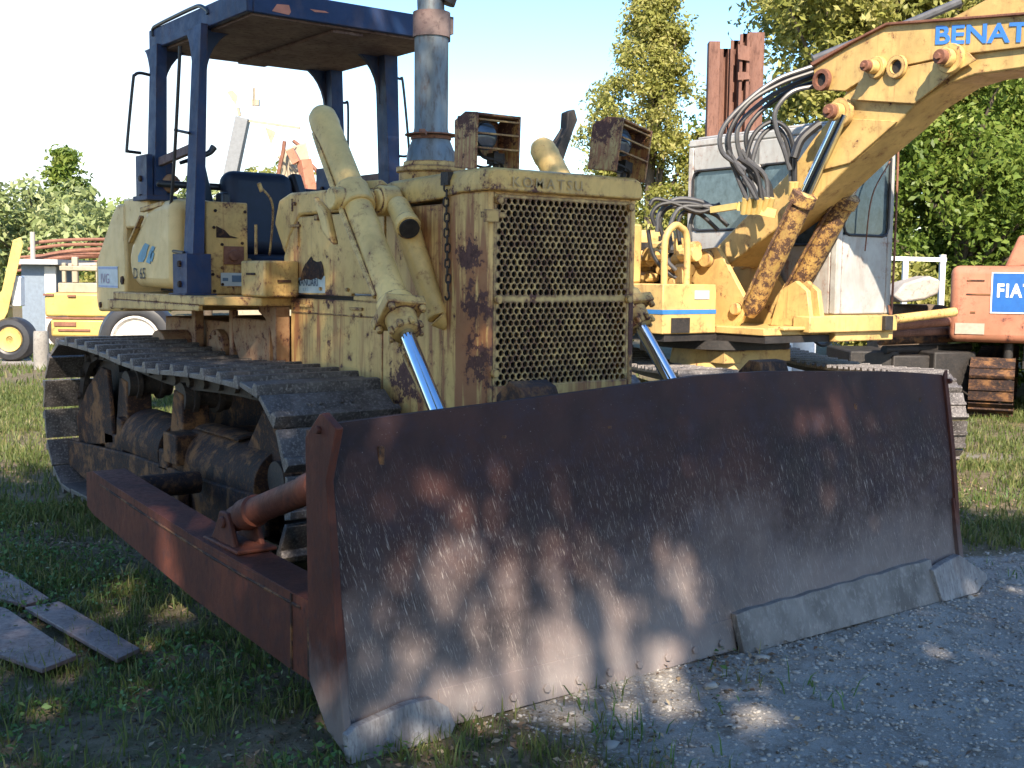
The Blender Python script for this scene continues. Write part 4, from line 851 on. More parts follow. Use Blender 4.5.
# boom: side outline on its near face, box girder .44 m wide
sn = -.22
bp = [(717,246),(791,170),(812,140),(838,108),(846,91),(880,50),(905,36),(967,19),(1100,8),(1100,60),(1024,68),(975,75),(950,83),(916,105),(896,125),(858,158),(811,203),(762,240),(727,267)]
m = MB(); epoly(m, bp, sn, .14); bm_ = m.build('boom', m_ey, EX, .012)
m = MB()   # overlapping head plate with lug
hp_ = [(813,64),(850,43),(886,25),(967,18.5),(1100,9),(1100,38),(950,56),(875,72),(845,91),(815,90)]
epoly(m, hp_, sn-.03, sn-.002); m.build('boom_plate', m_ey, bm_, .006)
m = MB(); A = [eh(px, py, sn) for px, py in hp_]; A = [p+En*.362 for p in A]; m.prism(A, [p+En*.03 for p in A]); m.build('boom_plate', m_ey, bm_, .006)
m = MB(); epoly(m, [(851,100),(914,104),(958,70),(976,60),(968,52),(950,58),(900,68),(876,62),(862,72)], sn-.045, sn-.031); epoly(m, [(843,118),(897,121),(850,163),(820,171),(808,168)], sn-.02, sn-.002); m.build('web_plate', m_ey, bm_, .006)
m = MB(); epoly(m, [(810,63),(850,41),(886,22.5),(967,16.5),(1100,6),(1100,8.5),(967,19),(886,25),(850,43.5),(812,66)], sn-.06, .20); m.build('top_flange', m_redrust, bm_, .003)
m = MB(); epoly(m, [(948,20),(1000,-8),(1100,-50),(1100,12)], -.1, .1); m.build('boom_lug', m_ey, bm_, .006)
for px, py, r, l in ((879,68,.055,.17),(953,59,.07,.16),(843,113,.075,.17)):
    m = MB(); c = eh(px, py, sn-.03); m.cyl(c, c-En*.05, r*1.45, n=28); m.cyl(c-En*.05, c-En*(l-.05), r*.9, n=24); m.build('pin_boss', m_ey, bm_, .005)
    q = MB(); q.cyl(c-En*(l-.05), c-En*l, r*.72, n=12); q.cyl(c-En*l, c-En*(l+.025), r*.35, n=6); q.build('pin', m_redrust, bm_, .003)
for px, py in ((898,67),(823,80)):
    m = MB(); c = eh(px, py, sn-.05); m.lathe(c, c-En*.03, [(0,.085),(.03,.08),(.03,.05),(.0,.048)], 24); m.build('bushing', m_ey if px > 850 else m_redrust, bm_, 0)
    q = MB(); q.cyl(c-En*.001, c-En*.006, .048, n=20); q.build('bore', m_dark, bm_)
m = MB(); A = [(951,80),(984,79),(969,97),(943,97)]
c0 = [hit(px, py, eh(951,80,-.2), (Ef*.55-Up*.8)) for px, py in A]; 
# boom lift cylinders
def ecyl(p0, p1, p2, rb, name, mat):
    m = MB(); d = (p1-p0).normalized(); L = (p1-p0).length
    m.lathe(p0, p1, [(-.05,.05),(0,rb*.8),(.05,rb),(L-.1,rb),(L-.1,rb*1.18),(L-.01,rb*1.18),(L,rb*.8)], 26)
    m.tube([p0+d*.1+Ef*-.02-En*(rb+.02), p0+d*(L*.5)-En*(rb+.025)-Ef*.01, p0+d*(L*.93)-En*(rb+.02)], .013, 8)
    c = m.build(name, mat, EX); r = MB(); r.cyl(p1, p2, rb*.55, n=20); r.build('rod', m_chrome, c)
    return c
pA = eh(751,310,-.30); pT = eh(843,113,-.30); ecyl(pA, pA.lerp(pT, .62), pT, .088, 'boom_cylinder', m_eyr)
pB = eh(786,306,.17); pU = eh(850,190,.17); pU2 = pB+(pU-pB)*1.0; ecyl(pB, pB.lerp(pU2, .97), pU2+(pU2-pB)*.35, .095, 'boom_cylinder', m_eyr)
m = MB(); g = eh(803,187,-.42); m.build('hose_clip', m_brass, EX) if False else None
# cab
CB = MB()
def cabbox(m, t0, t1, s0, s1, z0, z1): return ebox(m, (t0, s0, z0), (t1, s1, z1))
t0, t1, s0, s1 = -.95, .84, .27, .98; zb, zt = 1.225, 2.72
m = MB(); cabbox(m, t0, t1, s0, s1, zt, zt+.07); cabbox(m, t0+.05, t1-.1, s0+.06, s1-.06, zt+.07, zt+.10); roof_slope = m
cabm = MB()
# frame posts and lower panels
w = .07
for (ta, tb, sa, sb_) in ((t0,t0+w,s0,s0+w),(t1-w,t1,s0,s0+w),(t0,t0+w,s1-w,s1),(t1-w,t1,s1-w,s1),(-.12,-.04,s0,s0+w)): cabbox(cabm, ta, tb, sa, sb_, zb, zt)
cabbox(cabm, t0+w, -.12, s0, s0+.04, zb, 1.95); cabbox(cabm, -.04, t1-w, s0, s0+.04, zb, 1.80); cabbox(cabm, t1-.04, t1, s0+w, s1-w, zb, 1.88); cabbox(cabm, t0, t0+.04, s0+w, s1-w, zb, 2.0); cabbox(cabm, t0+w, t1-w, s1-.04, s1, zb, 1.95)
cabbox(cabm, t0+w, t1-w, s0, s0+.045, 2.50, zt); cabbox(cabm, t1-.045, t1, s0+w, s1-w, 2.60, zt); cabbox(cabm, t0, t0+.045, s0+w, s1-w, 2.50, zt); cabbox(cabm, t0+w, t1-w, s1-.045, s1, 2.50, zt)
cabbox(cabm, t0+.02, t1-.02, s0+.02, s1-.02, zb, zb+.03)
cab = cabm.build('cab', m_white, EX, .012)
roof_slope.build('cab_roof', m_white, cab, .03)
m = MB(); cabbox(m, t1-.025, t1-.018, s0+w, s1-w, 1.88, 2.60); m.build('windscreen', m_glass, cab)
m = MB(); cabbox(m, -.04, t1-w, s0+.015, s0+.022, 1.80, 2.50); m.build('side_window', m_glass, cab)
m = MB(); cabbox(m, t0+w, -.12, s0+.015, s0+.022, 1.95, 2.50); m.build('side_window', m_glass, cab)
m = MB(); cabbox(m, t0+.018, t0+.025, s0+w, s1-w, 2.0, 2.50); m.build('rear_window', m_glass, cab)
m = MB(); cabbox(m, t0+w, t1-w, s1-.022, s1-.015, 1.95, 2.50); m.build('side_window', m_glass, cab)
def gasket(P, q=.012): m = MB(); m.tube(P+[P[0]], q, 8, 0); m.build('window_gasket', m_rub, cab)
def rrect(f, a0, a1, z0, z1, r=.07): return [f(a0+r, z0), f(a1-r, z0), f(a1-r*.3, z0+r*.3), f(a1, z0+r), f(a1, z1-r), f(a1-r*.3, z1-r*.3), f(a1-r, z1), f(a0+r, z1), f(a0+r*.3, z1-r*.3), f(a0, z1-r), f(a0, z0+r), f(a0+r*.3, z0+r*.3)]
gasket(rrect(lambda a, z: E_(t1+.002, a, z), s0+w+.0, s1-w-.0, 1.88, 2.60)); gasket(rrect(lambda a, z: E_(a, s0-.002, z), -.04, t1-w, 1.80, 2.50)); gasket(rrect(lambda a, z: E_(a, s0-.002, z), t0+w, -.12, 1.95, 2.50))
m = MB(); cabbox(m, -.5, -.05, .55, 1.0, 1.5, 1.62); cabbox(m, -.55, -.42, .55, 1.0, 1.6, 2.2); m.build('driver_seat', m_black, cab, .04)
m = MB(); m.tube([E_(t1+.03,s1-.06,1.3), E_(t1+.04,s1-.03,1.3), E_(t1+.04,s1-.03,2.55), E_(t1+.03,s1-.06,2.6)], .010); m.tube([E_(t1+.04,s0+.3,1.75), E_(t1+.05,s0+.35,2.2), E_(t1+.06,s0+.55,2.5)], .006); m.build('cab_rail', m_redrust, cab)
m = MB()
for k in range(4): m.tube([E_(t1-.15,.6+.09*k,1.8), E_(t1-.18,.62+.1*k,2.15), E_(t1-.2,.7+.08*k,1.9+.1*k)], .010)
m.build('lever', m_dark, cab)
# boom hoses
hl = MB()
def vh(pts, d): return [atv(px, py, d+0.0) for px, py in pts]
hs = [
 [(813,72),(780,84),(748,104),(729,135),(735,165),(752,185),(757,200)],
 [(815,70),(784,80),(754,98),(733,125),(727,146),(738,178),(747,200)],
 [(814,76),(790,86),(762,102),(738,128),(742,160),(760,186),(766,200)],
 [(816,82),(788,92),(760,112),(746,135),(752,162),(768,182),(772,198)],
 [(814,66),(776,80),(744,104),(722,130),(722,152),(740,166),(745,170)],
 [(816,86),(792,92),(776,110),(776,128),(784,150),(790,170)],
 [(746,200),(744,175),(752,138),(770,122),(786,128),(794,150),(795,182)],
 [(752,202),(750,175),(758,142),(772,127),(783,134),(790,155),(791,184)],
 [(756,198),(740,170),(728,150)],
 [(762,200),(756,172),(738,158)],
 [(768,200),(765,176),(748,160),(741,150)],
 [(813,60),(850,45),(900,27),(960,2)],
 [(794,158),(801,140),(815,127),(820,124)],
]
for i, P in enumerate(hs):
    d = 9.25+.05*(i % 4); m = MB(); m.tube(vh(P, d), .019 if i < 11 else .035, 9, 5); m.build('hydraulic_hose', m_hose if i % 3 else m_rub, EX)
hs2 = [
 [(655,226),(652,214),(662,204),(690,203),(712,209)],
 [(657,232),(660,212),(676,199),(700,201),(717,210)],
 [(664,240),(660,222),(668,208),(692,207),(716,212)],
 [(672,250),(670,228),(680,208),(702,206),(720,206)],
 [(680,245),(678,225),(684,212),(700,214),(718,230)],
 [(690,242),(690,226),(696,212),(714,214),(728,226)],
 [(650,205),(656,199),(676,204),(700,212),(720,204)],
 [(660,250),(668,262),(676,270)],
 [(648,230),(652,252),(662,268),(676,278)],
]
for i, P in enumerate(hs2):
    m = MB(); m.tube(vh(P, 9.7+.06*(i % 3)), .018, 9, 5); m.build('hydraulic_hose', m_hose if i % 2 else m_rub, EX)
m = MB()
for k in range(6): m.cyl(atv(745+5.5*k, 198, 9.3), atv(743+5.0*k, 214, 9.35), .022, n=10)
m.cyl(atv(792,182,9.25), atv(791,196,9.28), .024); m.cyl(atv(796,182,9.25), atv(795,196,9.28), .024); m.bar(atv(712,210,9.6), atv(738,206,9.4), .05, .05); m.bar(atv(738,206,9.4), atv(776,214,9.32), .05, .07)
m.build('hose_fittings', m_brass, EX)
m = MB()   # valve block clutter behind the foot
for k in range(26):
    c = E_(random.uniform(-.75,.0), random.uniform(-.60,-.40), random.uniform(1.45,1.80)); r = random.uniform(.05,.09); ax_ = random.choice([Ef, En, Up]); m.cyl(c-ax_*r, c+ax_*r*1.2, r*.7, n=10)
m.build('valve_block', m_ey, EX, .004)
m = MB()
for k in range(30):
    c = E_(random.uniform(-1.3,-.2), random.uniform(-.5,.25), random.uniform(1.3,1.85)); m.cyl(c-Up*.05, c+Up*.06, random.uniform(.03,.08), n=8)
ebox(m, (-1.4,-.5,1.125), (-.4,.2,1.55)); m.build('pump_gear', m_dark, EX)
# excavator tracks, running nearly towards the camera
TD = (Rh*.17-Fh*.985).normalized(); TN = Vector((-TD.y, TD.x, 0)); TN = TN if TN.dot(Rh) > 0 else -TN
TC = cw(2.02, 10.3)
def ext(name_parent, C0, D, half, r, wsh, zc, mat, n, par):
    """one crawler track: belt part with shoe sub-parts; C0 centre, D running direction"""
    Nn = Vector((-D.y, D.x, 0)); P = []
    for i in range(60): a = math.pi/2-math.pi*i/60; P.append((half+math.cos(a)*r, zc+math.sin(a)*r))
    for i in range(60): P.append((half-2*half*i/60, zc-r))
    for i in range(60): a = -math.pi/2-math.pi*i/60; P.append((-half+math.cos(a)*r, zc+math.sin(a)*r))
    for i in range(60): P.append((-half+2*half*i/60, zc+r-.05*math.sin(math.pi*i/60)))
    P = np.array(P+[P[0]]); d = np.r_[0, np.cumsum(np.hypot(*np.diff(P, axis=0).T))]; s = np.arange(n)*d[-1]/n
    x = np.interp(s, d, P[:, 0]); z = np.interp(s, d, P[:, 1]); x2 = np.interp((s+.02) % d[-1], d, P[:, 0]); z2 = np.interp((s+.02) % d[-1], d, P[:, 1])
    link = MB(); pt = lambda i: C0+D*float(x[i % n])+Up*float(z[i % n])
    for i in range(n):
        a = math.atan2(z2[i]-z[i], x2[i]-x[i]); al = D*math.cos(a)+Up*math.sin(a); on = al.cross(Nn); on = -on if on.dot(pt(i)-(C0+Up*zc)-D*max(-half, min(half, float(x[i])))) < 0 else on
        for q in (-.06, .06): link.bar(pt(i)-on*.05+Nn*q, pt(i+1)-on*.05+Nn*q, .035, .07, on)
    tr = link.build('track', m_trackin, par); hp = d[-1]/n/2-.004; proto = None
    rootM = (Matrix.Translation(par.location) @ par.rotation_euler.to_matrix().to_4x4()).inverted()
    for i in range(n):
        a = math.atan2(z2[i]-z[i], x2[i]-x[i]); al = D*math.cos(a)+Up*math.sin(a); on = al.cross(Nn)
        if on.dot(pt(i)-(C0+Up*zc)-D*max(-half, min(half, float(x[i])))) < 0: on = -on
        xa = al.cross(on)
        if proto is None:
            q = MB(); q.prism([(-wsh/2,y,z_) for y,z_ in ((-hp,-.01),(-hp,.01),(-hp*.3,.012),(-hp*.25,.03),(-hp*.05,.03),(0,.012),(hp*.6,.012),(hp*.65,.035),(hp*.9,.035),(hp,.01),(hp,-.01))], [(wsh/2,y,z_) for y,z_ in ((-hp,-.01),(-hp,.01),(-hp*.3,.012),(-hp*.25,.03),(-hp*.05,.03),(0,.012),(hp*.6,.012),(hp*.65,.035),(hp*.9,.035),(hp,.01),(hp,-.01))])
            proto = q.build('track_shoe', mat, None, 0); sh = proto
        else: sh = proto.copy(); COL.objects.link(sh)
        sh.parent = tr; Mw = Matrix((xa, al, on)).transposed().to_4x4(); sh.matrix_local = rootM @ (Matrix.Translation(pt(i)) @ Mw)
    f = MB(); f.bar(C0-D*half*.8+Up*zc, C0+D*half*.8+Up*zc, .22, .3); f.build('track_frame', mat, par, .01)
    for q in (-1, 1):
        w_ = MB(); c = C0+D*half*q+Up*zc; w_.cyl(c-Nn*.07, c+Nn*.07, r-.09, n=26); w_.cyl(c-Nn*.16, c+Nn*.16, .09); w_.build('idler' if q > 0 else 'sprocket', mat, par, .004)
    return tr
for q in (-1, 1): ext('', TC+TN*(.83*q), TD, 1.45, .37, .50, .43, m_track, 38, EX)
m = MB(); m.bar(TC-TN*.8+Up*.45, TC+TN*.8+Up*.45, .9, .25); m.build('track_beam', m_ey, EX, .02)
# BENATI on the boom, along the top of the head plate
p0 = eh(934,44,sn-.033); p1 = eh(1040,41,sn-.033)
tb = text_mb('BENATI', p0, (p1-p0), Up, .175, .003, 1.32, 1.0, .025); tb.build('lettering', m_tblue, bm_, 0, 0)

# ================================================================= ORANGE EXCAVATOR at the right edge
FO = cw(6.15, 13.7); FX = thing('excavator', 'orange excavator seen from behind its counterweight, blue maker plate, dark tracks', 'excavator', FO, -YAW-R(24))
def F_(u, v, z):                                    # the machine stands turned 24 degrees
    c, s = math.cos(R(24)), math.sin(R(24)); du, dv = u-4.83, v-13.0
    return cw(4.83+du*c+dv*s, 13.0-du*s+dv*c, z)
def fb(m, a, b): (u0,v0,z0),(u1,v1,z1) = a, b; return m.prism([F_(u0,v0,z0),F_(u1,v0,z0),F_(u1,v1,z0),F_(u0,v1,z0)], [F_(u0,v0,z1),F_(u1,v0,z1),F_(u1,v1,z1),F_(u0,v1,z1)])
m = MB(); fb(m, (4.83,13.0,.84), (7.6,14.0,1.68)); cwt = m.build('counterweight', m_orange, FX, .09, seg=4)
m = MB(); m.prism([F_(u,13.3,z) for u, z in ((5.36,1.66),(5.50,2.02),(7.6,2.05),(7.6,1.66))], [F_(u,15.6,z) for u, z in ((5.36,1.66),(5.50,2.02),(7.6,2.05),(7.6,1.66))]); m.build('engine_hood', m_orange, FX, .03)
m = MB(); fb(m, (4.95,14.0,.85), (7.4,16.4,1.62)); m.build('body', m_orange, FX, .03)
m = MB(); m.cyl(F_(5.66,13.9,2.0), F_(5.66,13.9,2.5), .04); m.build('exhaust_pipe', m_redrust, FX)
m = MB(); fb(m, (5.265,12.985,1.18), (6.9,12.994,1.60)); pl = m.build('name_board', flat('board_blue', (.015,.10,.34), .4), FX, 0, 0)
m = MB(); fb(m, (5.25,12.988,1.165), (6.91,12.996,1.61)); m.build('board_edge', m_lwhite, pl, 0, 0)
m = text_mb('FIAT', F_(5.305,12.982,1.345), F_(6,13,0)-F_(5,13,0), Up, .20, .003, .82, 1.15, .03); m.build('lettering', m_lwhite, pl, 0, 0)
m = MB(); fb(m, (5.64,12.980,1.21), (5.78,12.984,1.30)); fb(m, (5.66,12.976,1.27), (5.76,12.979,1.28)); fb(m, (5.66,12.976,1.235), (5.76,12.979,1.245)); m.build('maker_mark', m_lwhite, pl, 0, 0)
m = MB(); fb(m, (4.90,12.99,.93), (5.20,12.996,1.05)); m.build('decal', flat('pale_decal', (.40,.30,.24), .6), FX, 0, 0)
m = MB(); fb(m, (5.0,12.992,1.36), (5.42,12.997,1.375)); fb(m, (5.0,12.992,1.51), (5.18,12.997,1.525)); fb(m, (5.05,12.992,1.16), (5.1,12.997,1.18)); m.build('scrape_mark', m_rust, FX, 0, 0)
m = MB(); fb(m, (5.6,13.3,.55), (7.2,15.6,.84)); m.cyl(F_(5.45,13.2,.3), F_(5.45,13.2,.83), .05); m.build('slew_ring', m_dark, FX)
for u in (5.30, 7.35): ext('', F_(u, 14.6, 0), F_(5,13,0)-F_(5,14,0), 1.35, .30, .46, .335, m_trackin if u > 6 else m_rust, 30, FX)

# ================================================================= TREES
m_l_yg = leafmat('leaf_yellow_green', (.17,.19,.04), (.34,.34,.09), (.52,.47,.19), .5)
m_l_mid = leafmat('leaf_mid_green', (.075,.125,.022), (.16,.23,.04), (.30,.34,.08), .45)
m_l_dark = leafmat('leaf_dark_green', (.035,.07,.017), (.07,.12,.025), (.14,.19,.045), .3)
m_l_pale = leafmat('leaf_pale', (.17,.21,.08), (.26,.31,.12), (.38,.40,.20), .35)
m_bark = steel('bark', (.07,.055,.042), (.13,.10,.075), (.05,.04,.03), .85, 1.5, 0, .8, stretch=(1,1,.3))
def tree(name, label, u, v, zc, rad, nclus, nleaf, lsize, mat, shape='ball', clump=.42, trunk_r=.14, seed=1, group=None, fill=.45, zlow=.3, cat='tree', bare=0, off=(0, 0)):
    global RNG
    rng = np.random.default_rng(seed); RNG = rng; base = cw(u+off[0], v+off[1], 0); ov = Rh*(-off[0])+Fh*(-off[1]); base.z = float(gz(np.array([base.x]), np.array([base.y]))[0])-.05
    T = thing(name, label, cat, base, 0, group)
    ru, rv, rz = rad
    cs = []
    while len(cs) < nclus:
        p = rng.normal(size=3); p /= np.linalg.norm(p); r = rng.random()**fill
        if shape == 'ball': q = p*r
        elif shape == 'cone':
            h = rng.random()**1.1; a = rng.random()*6.283; rr = (1-h)**.5*(.66+.34*math.sin(a*2+seed+h*7)**2)*rng.random()**.36; q = np.array([math.cos(a)*rr, math.sin(a)*rr, h*2-1])
        elif shape == 'column':
            h = rng.random(); a = rng.random()*6.283; rr = (min(1, (1-h)*3))**.5*rng.random()**.5; q = np.array([math.cos(a)*rr, math.sin(a)*rr, h*2-1])
        n_ = math.sin(q[0]*4.1+seed)*math.sin(q[1]*3.7+seed*2)*math.sin(q[2]*4.7+seed*3)
        if n_ < -.22: continue
        c = ov+Rh*float(q[0]*ru)+Fh*float(q[1]*rv)+Up*float(zc+q[2]*rz)
        if c.z < zlow: c.z = zlow+rng.random()*.4
        cs.append(np.array(c))
    cs = np.array(cs); n = nclus*nleaf
    csz = clump*(.6+.8*rng.random(nclus))
    ci = np.repeat(np.arange(nclus), nleaf); d = rng.normal(size=(n, 3)); d /= np.linalg.norm(d, axis=1, keepdims=True)
    rr = rng.random(n)**.5; P = cs[ci]+d*rr[:, None]*csz[ci][:, None]*np.array([1, 1, .75])
    P[:, 2] = np.maximum(P[:, 2], .03)
    nr = d*.7+rng.normal(size=(n, 3))*.8+np.array([0, 0, .5])
    tint = rng.random(nclus)*.45; rnd = np.clip(tint[ci]+rng.random(n)*.6, 0, 1)
    o = leafquads('crown', P, nr, lsize*(.6+.7*rng.random(n)), mat, .48, rnd); o.parent = T
    m = MB(); top = zc+rz*(.75 if shape != 'ball' else .35); bend = Vector((rng.normal()*.2, rng.normal()*.2, 0))*(.25 if shape == 'cone' else 1)
    m.tube([Vector((0,0,-.1)), Vector((0,0,top*.3))+bend*.5+ov*.08, Vector((0,0,top*.65))+bend+ov*.4, Vector((0,0,top))+bend*1.5+ov], lambda t: trunk_r*(1-.8*t)+.012, 9)
    for i in range(min(nclus, 26+bare)):
        c = Vector(cs[(i*7) % nclus]); z0 = max(.3, min(top*.9, c.z*(.35+.3*rng.random()))); s0 = Vector((0,0,z0))+bend*(z0/top)+ov*(z0/top)**1.9; mid = s0.lerp(c, .5)+Vector((0,0,.15))
        m.tube([s0, mid, c], lambda t: trunk_r*.32*(1-.85*t)+.006, 5, 3)
    me = bpy.data.meshes.new('trunk'); me.from_pydata(m.v, [], m.f); me.update(); me.polygons.foreach_set('use_smooth', [True]*len(me.polygons)); me.materials.append(m_bark)
    t_ = bpy.data.objects.new('trunk', me); COL.objects.link(t_); t_.parent = T
    return T
G1 = 'trees beyond the yellow excavator'
tree('conifer', 'slender yellow-green pointed tree behind the bulldozer\'s right lamp', 2.42, 21, 3.4, (1.8,1.5,3.25), 400, 130, .045, m_l_yg, 'cone', .30, .13, 3, G1, zlow=.8)
tree('conifer', 'smaller pointed yellow-green tree at the left foot of the slender tall one', 1.62, 21.5, 2.6, (.9,.8,2.4), 100, 110, .045, m_l_yg, 'cone', .32, .1, 8, G1)
tree('tree', 'tall broad tree with drooping pale leaves above the excavator cab', 5.7, 19, 5.7, (2.35,2.1,2.8), 400, 150, .065, m_l_yg, 'ball', .50, .2, 5, G1, bare=20)
tree('tree', 'dense dark leafy tree directly behind the raised yellow boom', 6.6, 17.6, 2.6, (2.3,1.4,2.4), 240, 150, .058, m_l_mid, 'ball', .42, .17, 6, G1)
tree('tree', 'bushy green tree above the orange counterweight', 8.6, 18.5, 3.2, (2.3,1.8,3.2), 300, 150, .058, m_l_mid, 'ball', .45, .18, 7, G1)
tree('tree', 'dark green tree filling the upper right corner', 8.6, 21.5, 6.6, (3.0,2.4,3.0), 260, 140, .07, m_l_dark, 'ball', .55, .2, 9, G1)
tree('tree', 'low leafy tree behind the rust-brown sheet piles', 4.0, 21.5, 2.4, (1.5,1.4,2.1), 130, 100, .07, m_l_mid, 'ball', .42, .12, 10, G1)
tree('shrub', 'sunlit vine-covered shrub behind the white railing', 5.35, 16.2, 1.0, (1.1,.6,.85), 110, 90, .05, m_l_yg, 'ball', .25, .05, 12, None, zlow=.15, cat='shrub')
tree('shrub', 'dark undergrowth shrub at the foot of the trees right of the railing', 7.6, 16.4, .9, (1.6,.7,.9), 110, 90, .055, m_l_mid, 'ball', .3, .05, 13, None, zlow=.15, cat='shrub')
G2 = 'trees at the far left of the yard'
tree('tree', 'pale leafy tree at the left edge behind the grey shed', -13.4, 33, 2.4, (2.3,2,1.8), 130, 80, .12, m_l_pale, 'ball', .55, .15, 21, G2)
tree('tree', 'wide pale green tree behind the bundle of rusty bars', -11.2, 31, 1.9, (1.6,1.6,1.4), 120, 80, .12, m_l_pale, 'ball', .55, .15, 22, G2)
tree('poplar', 'tall narrow grey-green tree rising above the far left trees', -17.0, 45, 3.9, (.75,.75,2.1), 60, 80, .13, m_l_mid, 'column', .45, .15, 23, G2)
tree('tree', 'low rounded far tree just left of the bulldozer', -15.6, 47, 2.4, (2.2,2,1.9), 90, 70, .15, m_l_mid, 'ball', .7, .15, 24, G2)
tree('shrub', 'bright yellow-green bush behind the small yellow roller', -9.2, 27.5, 1.1, (.95,.8,1.0), 80, 70, .08, m_l_yg, 'ball', .35, .06, 25, None, zlow=.2, cat='shrub')
tree('shrub', 'dark green bush beside the grey shed', -10.2, 28.5, 1.0, (.8,.8,1.1), 60, 70, .08, m_l_dark, 'ball', .35, .06, 26, None, zlow=.2, cat='shrub')
G3 = 'low trees seen through the canopy frame'
for i, (u, v, zc, r, lb) in enumerate(((-9.9,38,3.0,1.9,'pale round tree seen between the left canopy posts'),(-7.6,37,3.3,1.8,'yellow-green tree seen just behind the bulldozer seat'),(-5.4,39,3.0,2.0,'pale tree seen between the seat and the lift cylinder'))):
    tree('tree', lb, u, v, zc-.2, (r,1.6,1.7), 80, 70, .13, m_l_pale if i != 1 else m_l_yg, 'ball', .55, .14, 31+i, G3)
for i, (u, v, zc, r) in enumerate(((-24,52,2.2,4),(-19.5,54,2.0,4),(-12,56,2.0,4.5),(-4,50,1.8,4),(2,46,1.9,4),(7,48,2.0,4),(12.5,34,2.4,3.5),(15.5,30,3,3))):
    tree('tree', ['far pale tree outside the left edge of the trees','far tree low behind the poplar','far tree hidden mostly by the bulldozer tanks','far tree behind the bulldozer hood','far tree behind the grille','far tree behind the excavator body','far tree beyond the orange machine','tree outside the right edge'][i], u, v, zc, (r,2.5,2.4), 90, 60, .19, m_l_mid, 'ball', .85, .2, 41+i, 'far trees closing the yard', cat='tree')
# the trees behind and right of the photographer whose shade lies over the bulldozer
G4 = 'shade trees beside the photographer'
SH = [(2.9,-4.6,6.3,(1.5,1.6,1.4),42,'small crown right of the tree shading the blade'),(-.5,-1.6,7.2,(3.2,2.0,1.8),115,'broad tree whose crown hangs over the photographer'),(-1.7,1.7,7.4,(1.4,1.4,1.3),50,'small crowned tree left of the photographer shading the canopy'),
      (.3,-4.8,6.6,(3.2,2.0,1.8),46,'tree behind the photographer shading the blade'),(2.3,-1.7,6.0,(1.5,1.5,1.3),40,'tree right of the photographer shading the track edge'),
      (-3.3,-1.6,6.3,(1.9,2.1,1.4),50,'tree left of the photographer shading the grass'),(1.7,-8.5,6.5,(3.5,2.5,1.8),115,'rearmost right tree shading the gravel'),(-2.6,-7,6,(2.4,2.2,1.6),34,'rearmost left tree shading the foreground grass'),
      (1.15,-5.9,6.6,(1.4,.8,1.2),20,'thin small crown behind the photographer')]
for i, (u, v, zc, r, nc, lb) in enumerate(SH):
    tree('shade_tree', lb, u, v, zc, r, nc, 90, .11, m_l_mid, 'ball', .62, .16, 61+i, G4, zlow=3.0, off=(max(-2, min(2, u*.8)), -5.0 if v > 0 else -2.6 if v > -3 else -.5))
RNG = np.random.default_rng(99)

# ================================================================= LEFT BACKGROUND
def B(m, u0, v0, z0, u1, v1, z1, rot=0, c=None):
    if c is None: c = ((u0+u1)/2, (v0+v1)/2)
    cr, sr = math.cos(rot), math.sin(rot)
    f = lambda u, v, z: cw(c[0]+(u-c[0])*cr-(v-c[1])*sr, c[1]+(u-c[0])*sr+(v-c[1])*cr, z)
    return m.prism([f(u0,v0,z0),f(u1,v0,z0),f(u1,v1,z0),f(u0,v1,z0)], [f(u0,v0,z1),f(u1,v0,z1),f(u1,v1,z1),f(u0,v1,z1)])
def U_(px, v): return (px-512)/FPX*v*1.0
def Z_(py, v): return 1.514-(py-275.5)/FPX*v
m_lyel = paint('bright_yellow', (.52,.38,.11), .35, .2, .3, .45, .8)
m_cream = paint('cream_paint', (.36,.31,.22), .2, .3, .3, .5, .8)
# grey shed
v = 24; T = thing('shed', 'small grey metal shed with flat overhanging roof behind the yellow loader', 'shed', cw(-10.2, v, 0), -YAW)
m = MB(); B(m, U_(22,v), v, 0, U_(50,v), v+1.6, Z_(270,v)); m.build('wall', flat('shed_blue_grey', (.16,.20,.25), .7), T)
m = MB(); B(m, U_(46,v), v-.05, 0, U_(57,v), v, Z_(272,v)); m.build('door_post', flat('pale_post', (.48,.48,.46), .7), T)
m = MB(); B(m, U_(16,v), v-.3, Z_(270,v), U_(64,v), v+1.8, Z_(265,v)); m.build('roof', flat('shed_roof', (.35,.36,.36), .7), T)
# yellow loader at the left edge
v = 19.5; T = thing('wheel_loader', 'bright yellow loader partly cut by the left edge with a raised arm', 'loader', cw(U_(-20,v), v, 0), -YAW)
m = MB(); m.prism([atv(px,py,v) for px,py in ((-60,300),(-5,300),(2,290),(13,240),(21,237),(23,245),(8,312),(0,328),(-60,328))], [atv(px,py,v+.25) for px,py in ((-60,300),(-5,300),(2,290),(13,240),(21,237),(23,245),(8,312),(0,328),(-60,328))]); m.build('lift_arm', m_lyel, T, .01)
m = MB(); B(m, U_(-90,v), v+.3, .6, U_(-48,v), v+1.8, 1.5); B(m, U_(-60,v), v+.1, .45, U_(6,v), v+.28, .9); m.build('body', m_lyel, T, .03)
for du in (12, -60):
    c = cw(U_(du,v), v-.1, .36); w_ = MB(); w_.lathe(c-Fh*.02, c+Fh*.3, [(0,.20),(-.03,.25),(-.02,.33),(.05,.365),(.25,.365),(.32,.30)], 28); wo_ = w_.build('wheel', m_rub, T)
    q = MB(); q.lathe(c-Fh*.02, c+Fh*.3, [(0,.05),(-.02,.06),(-.01,.14),(-.03,.2),(.02,.215)], 24); q.build('rim', m_lyel, wo_)
m = MB(); B(m, U_(8,v), v+.1, Z_(312,v), U_(18,v), v+.3, Z_(282,v)); m.build('light_cluster', m_lwhite, T, .02)
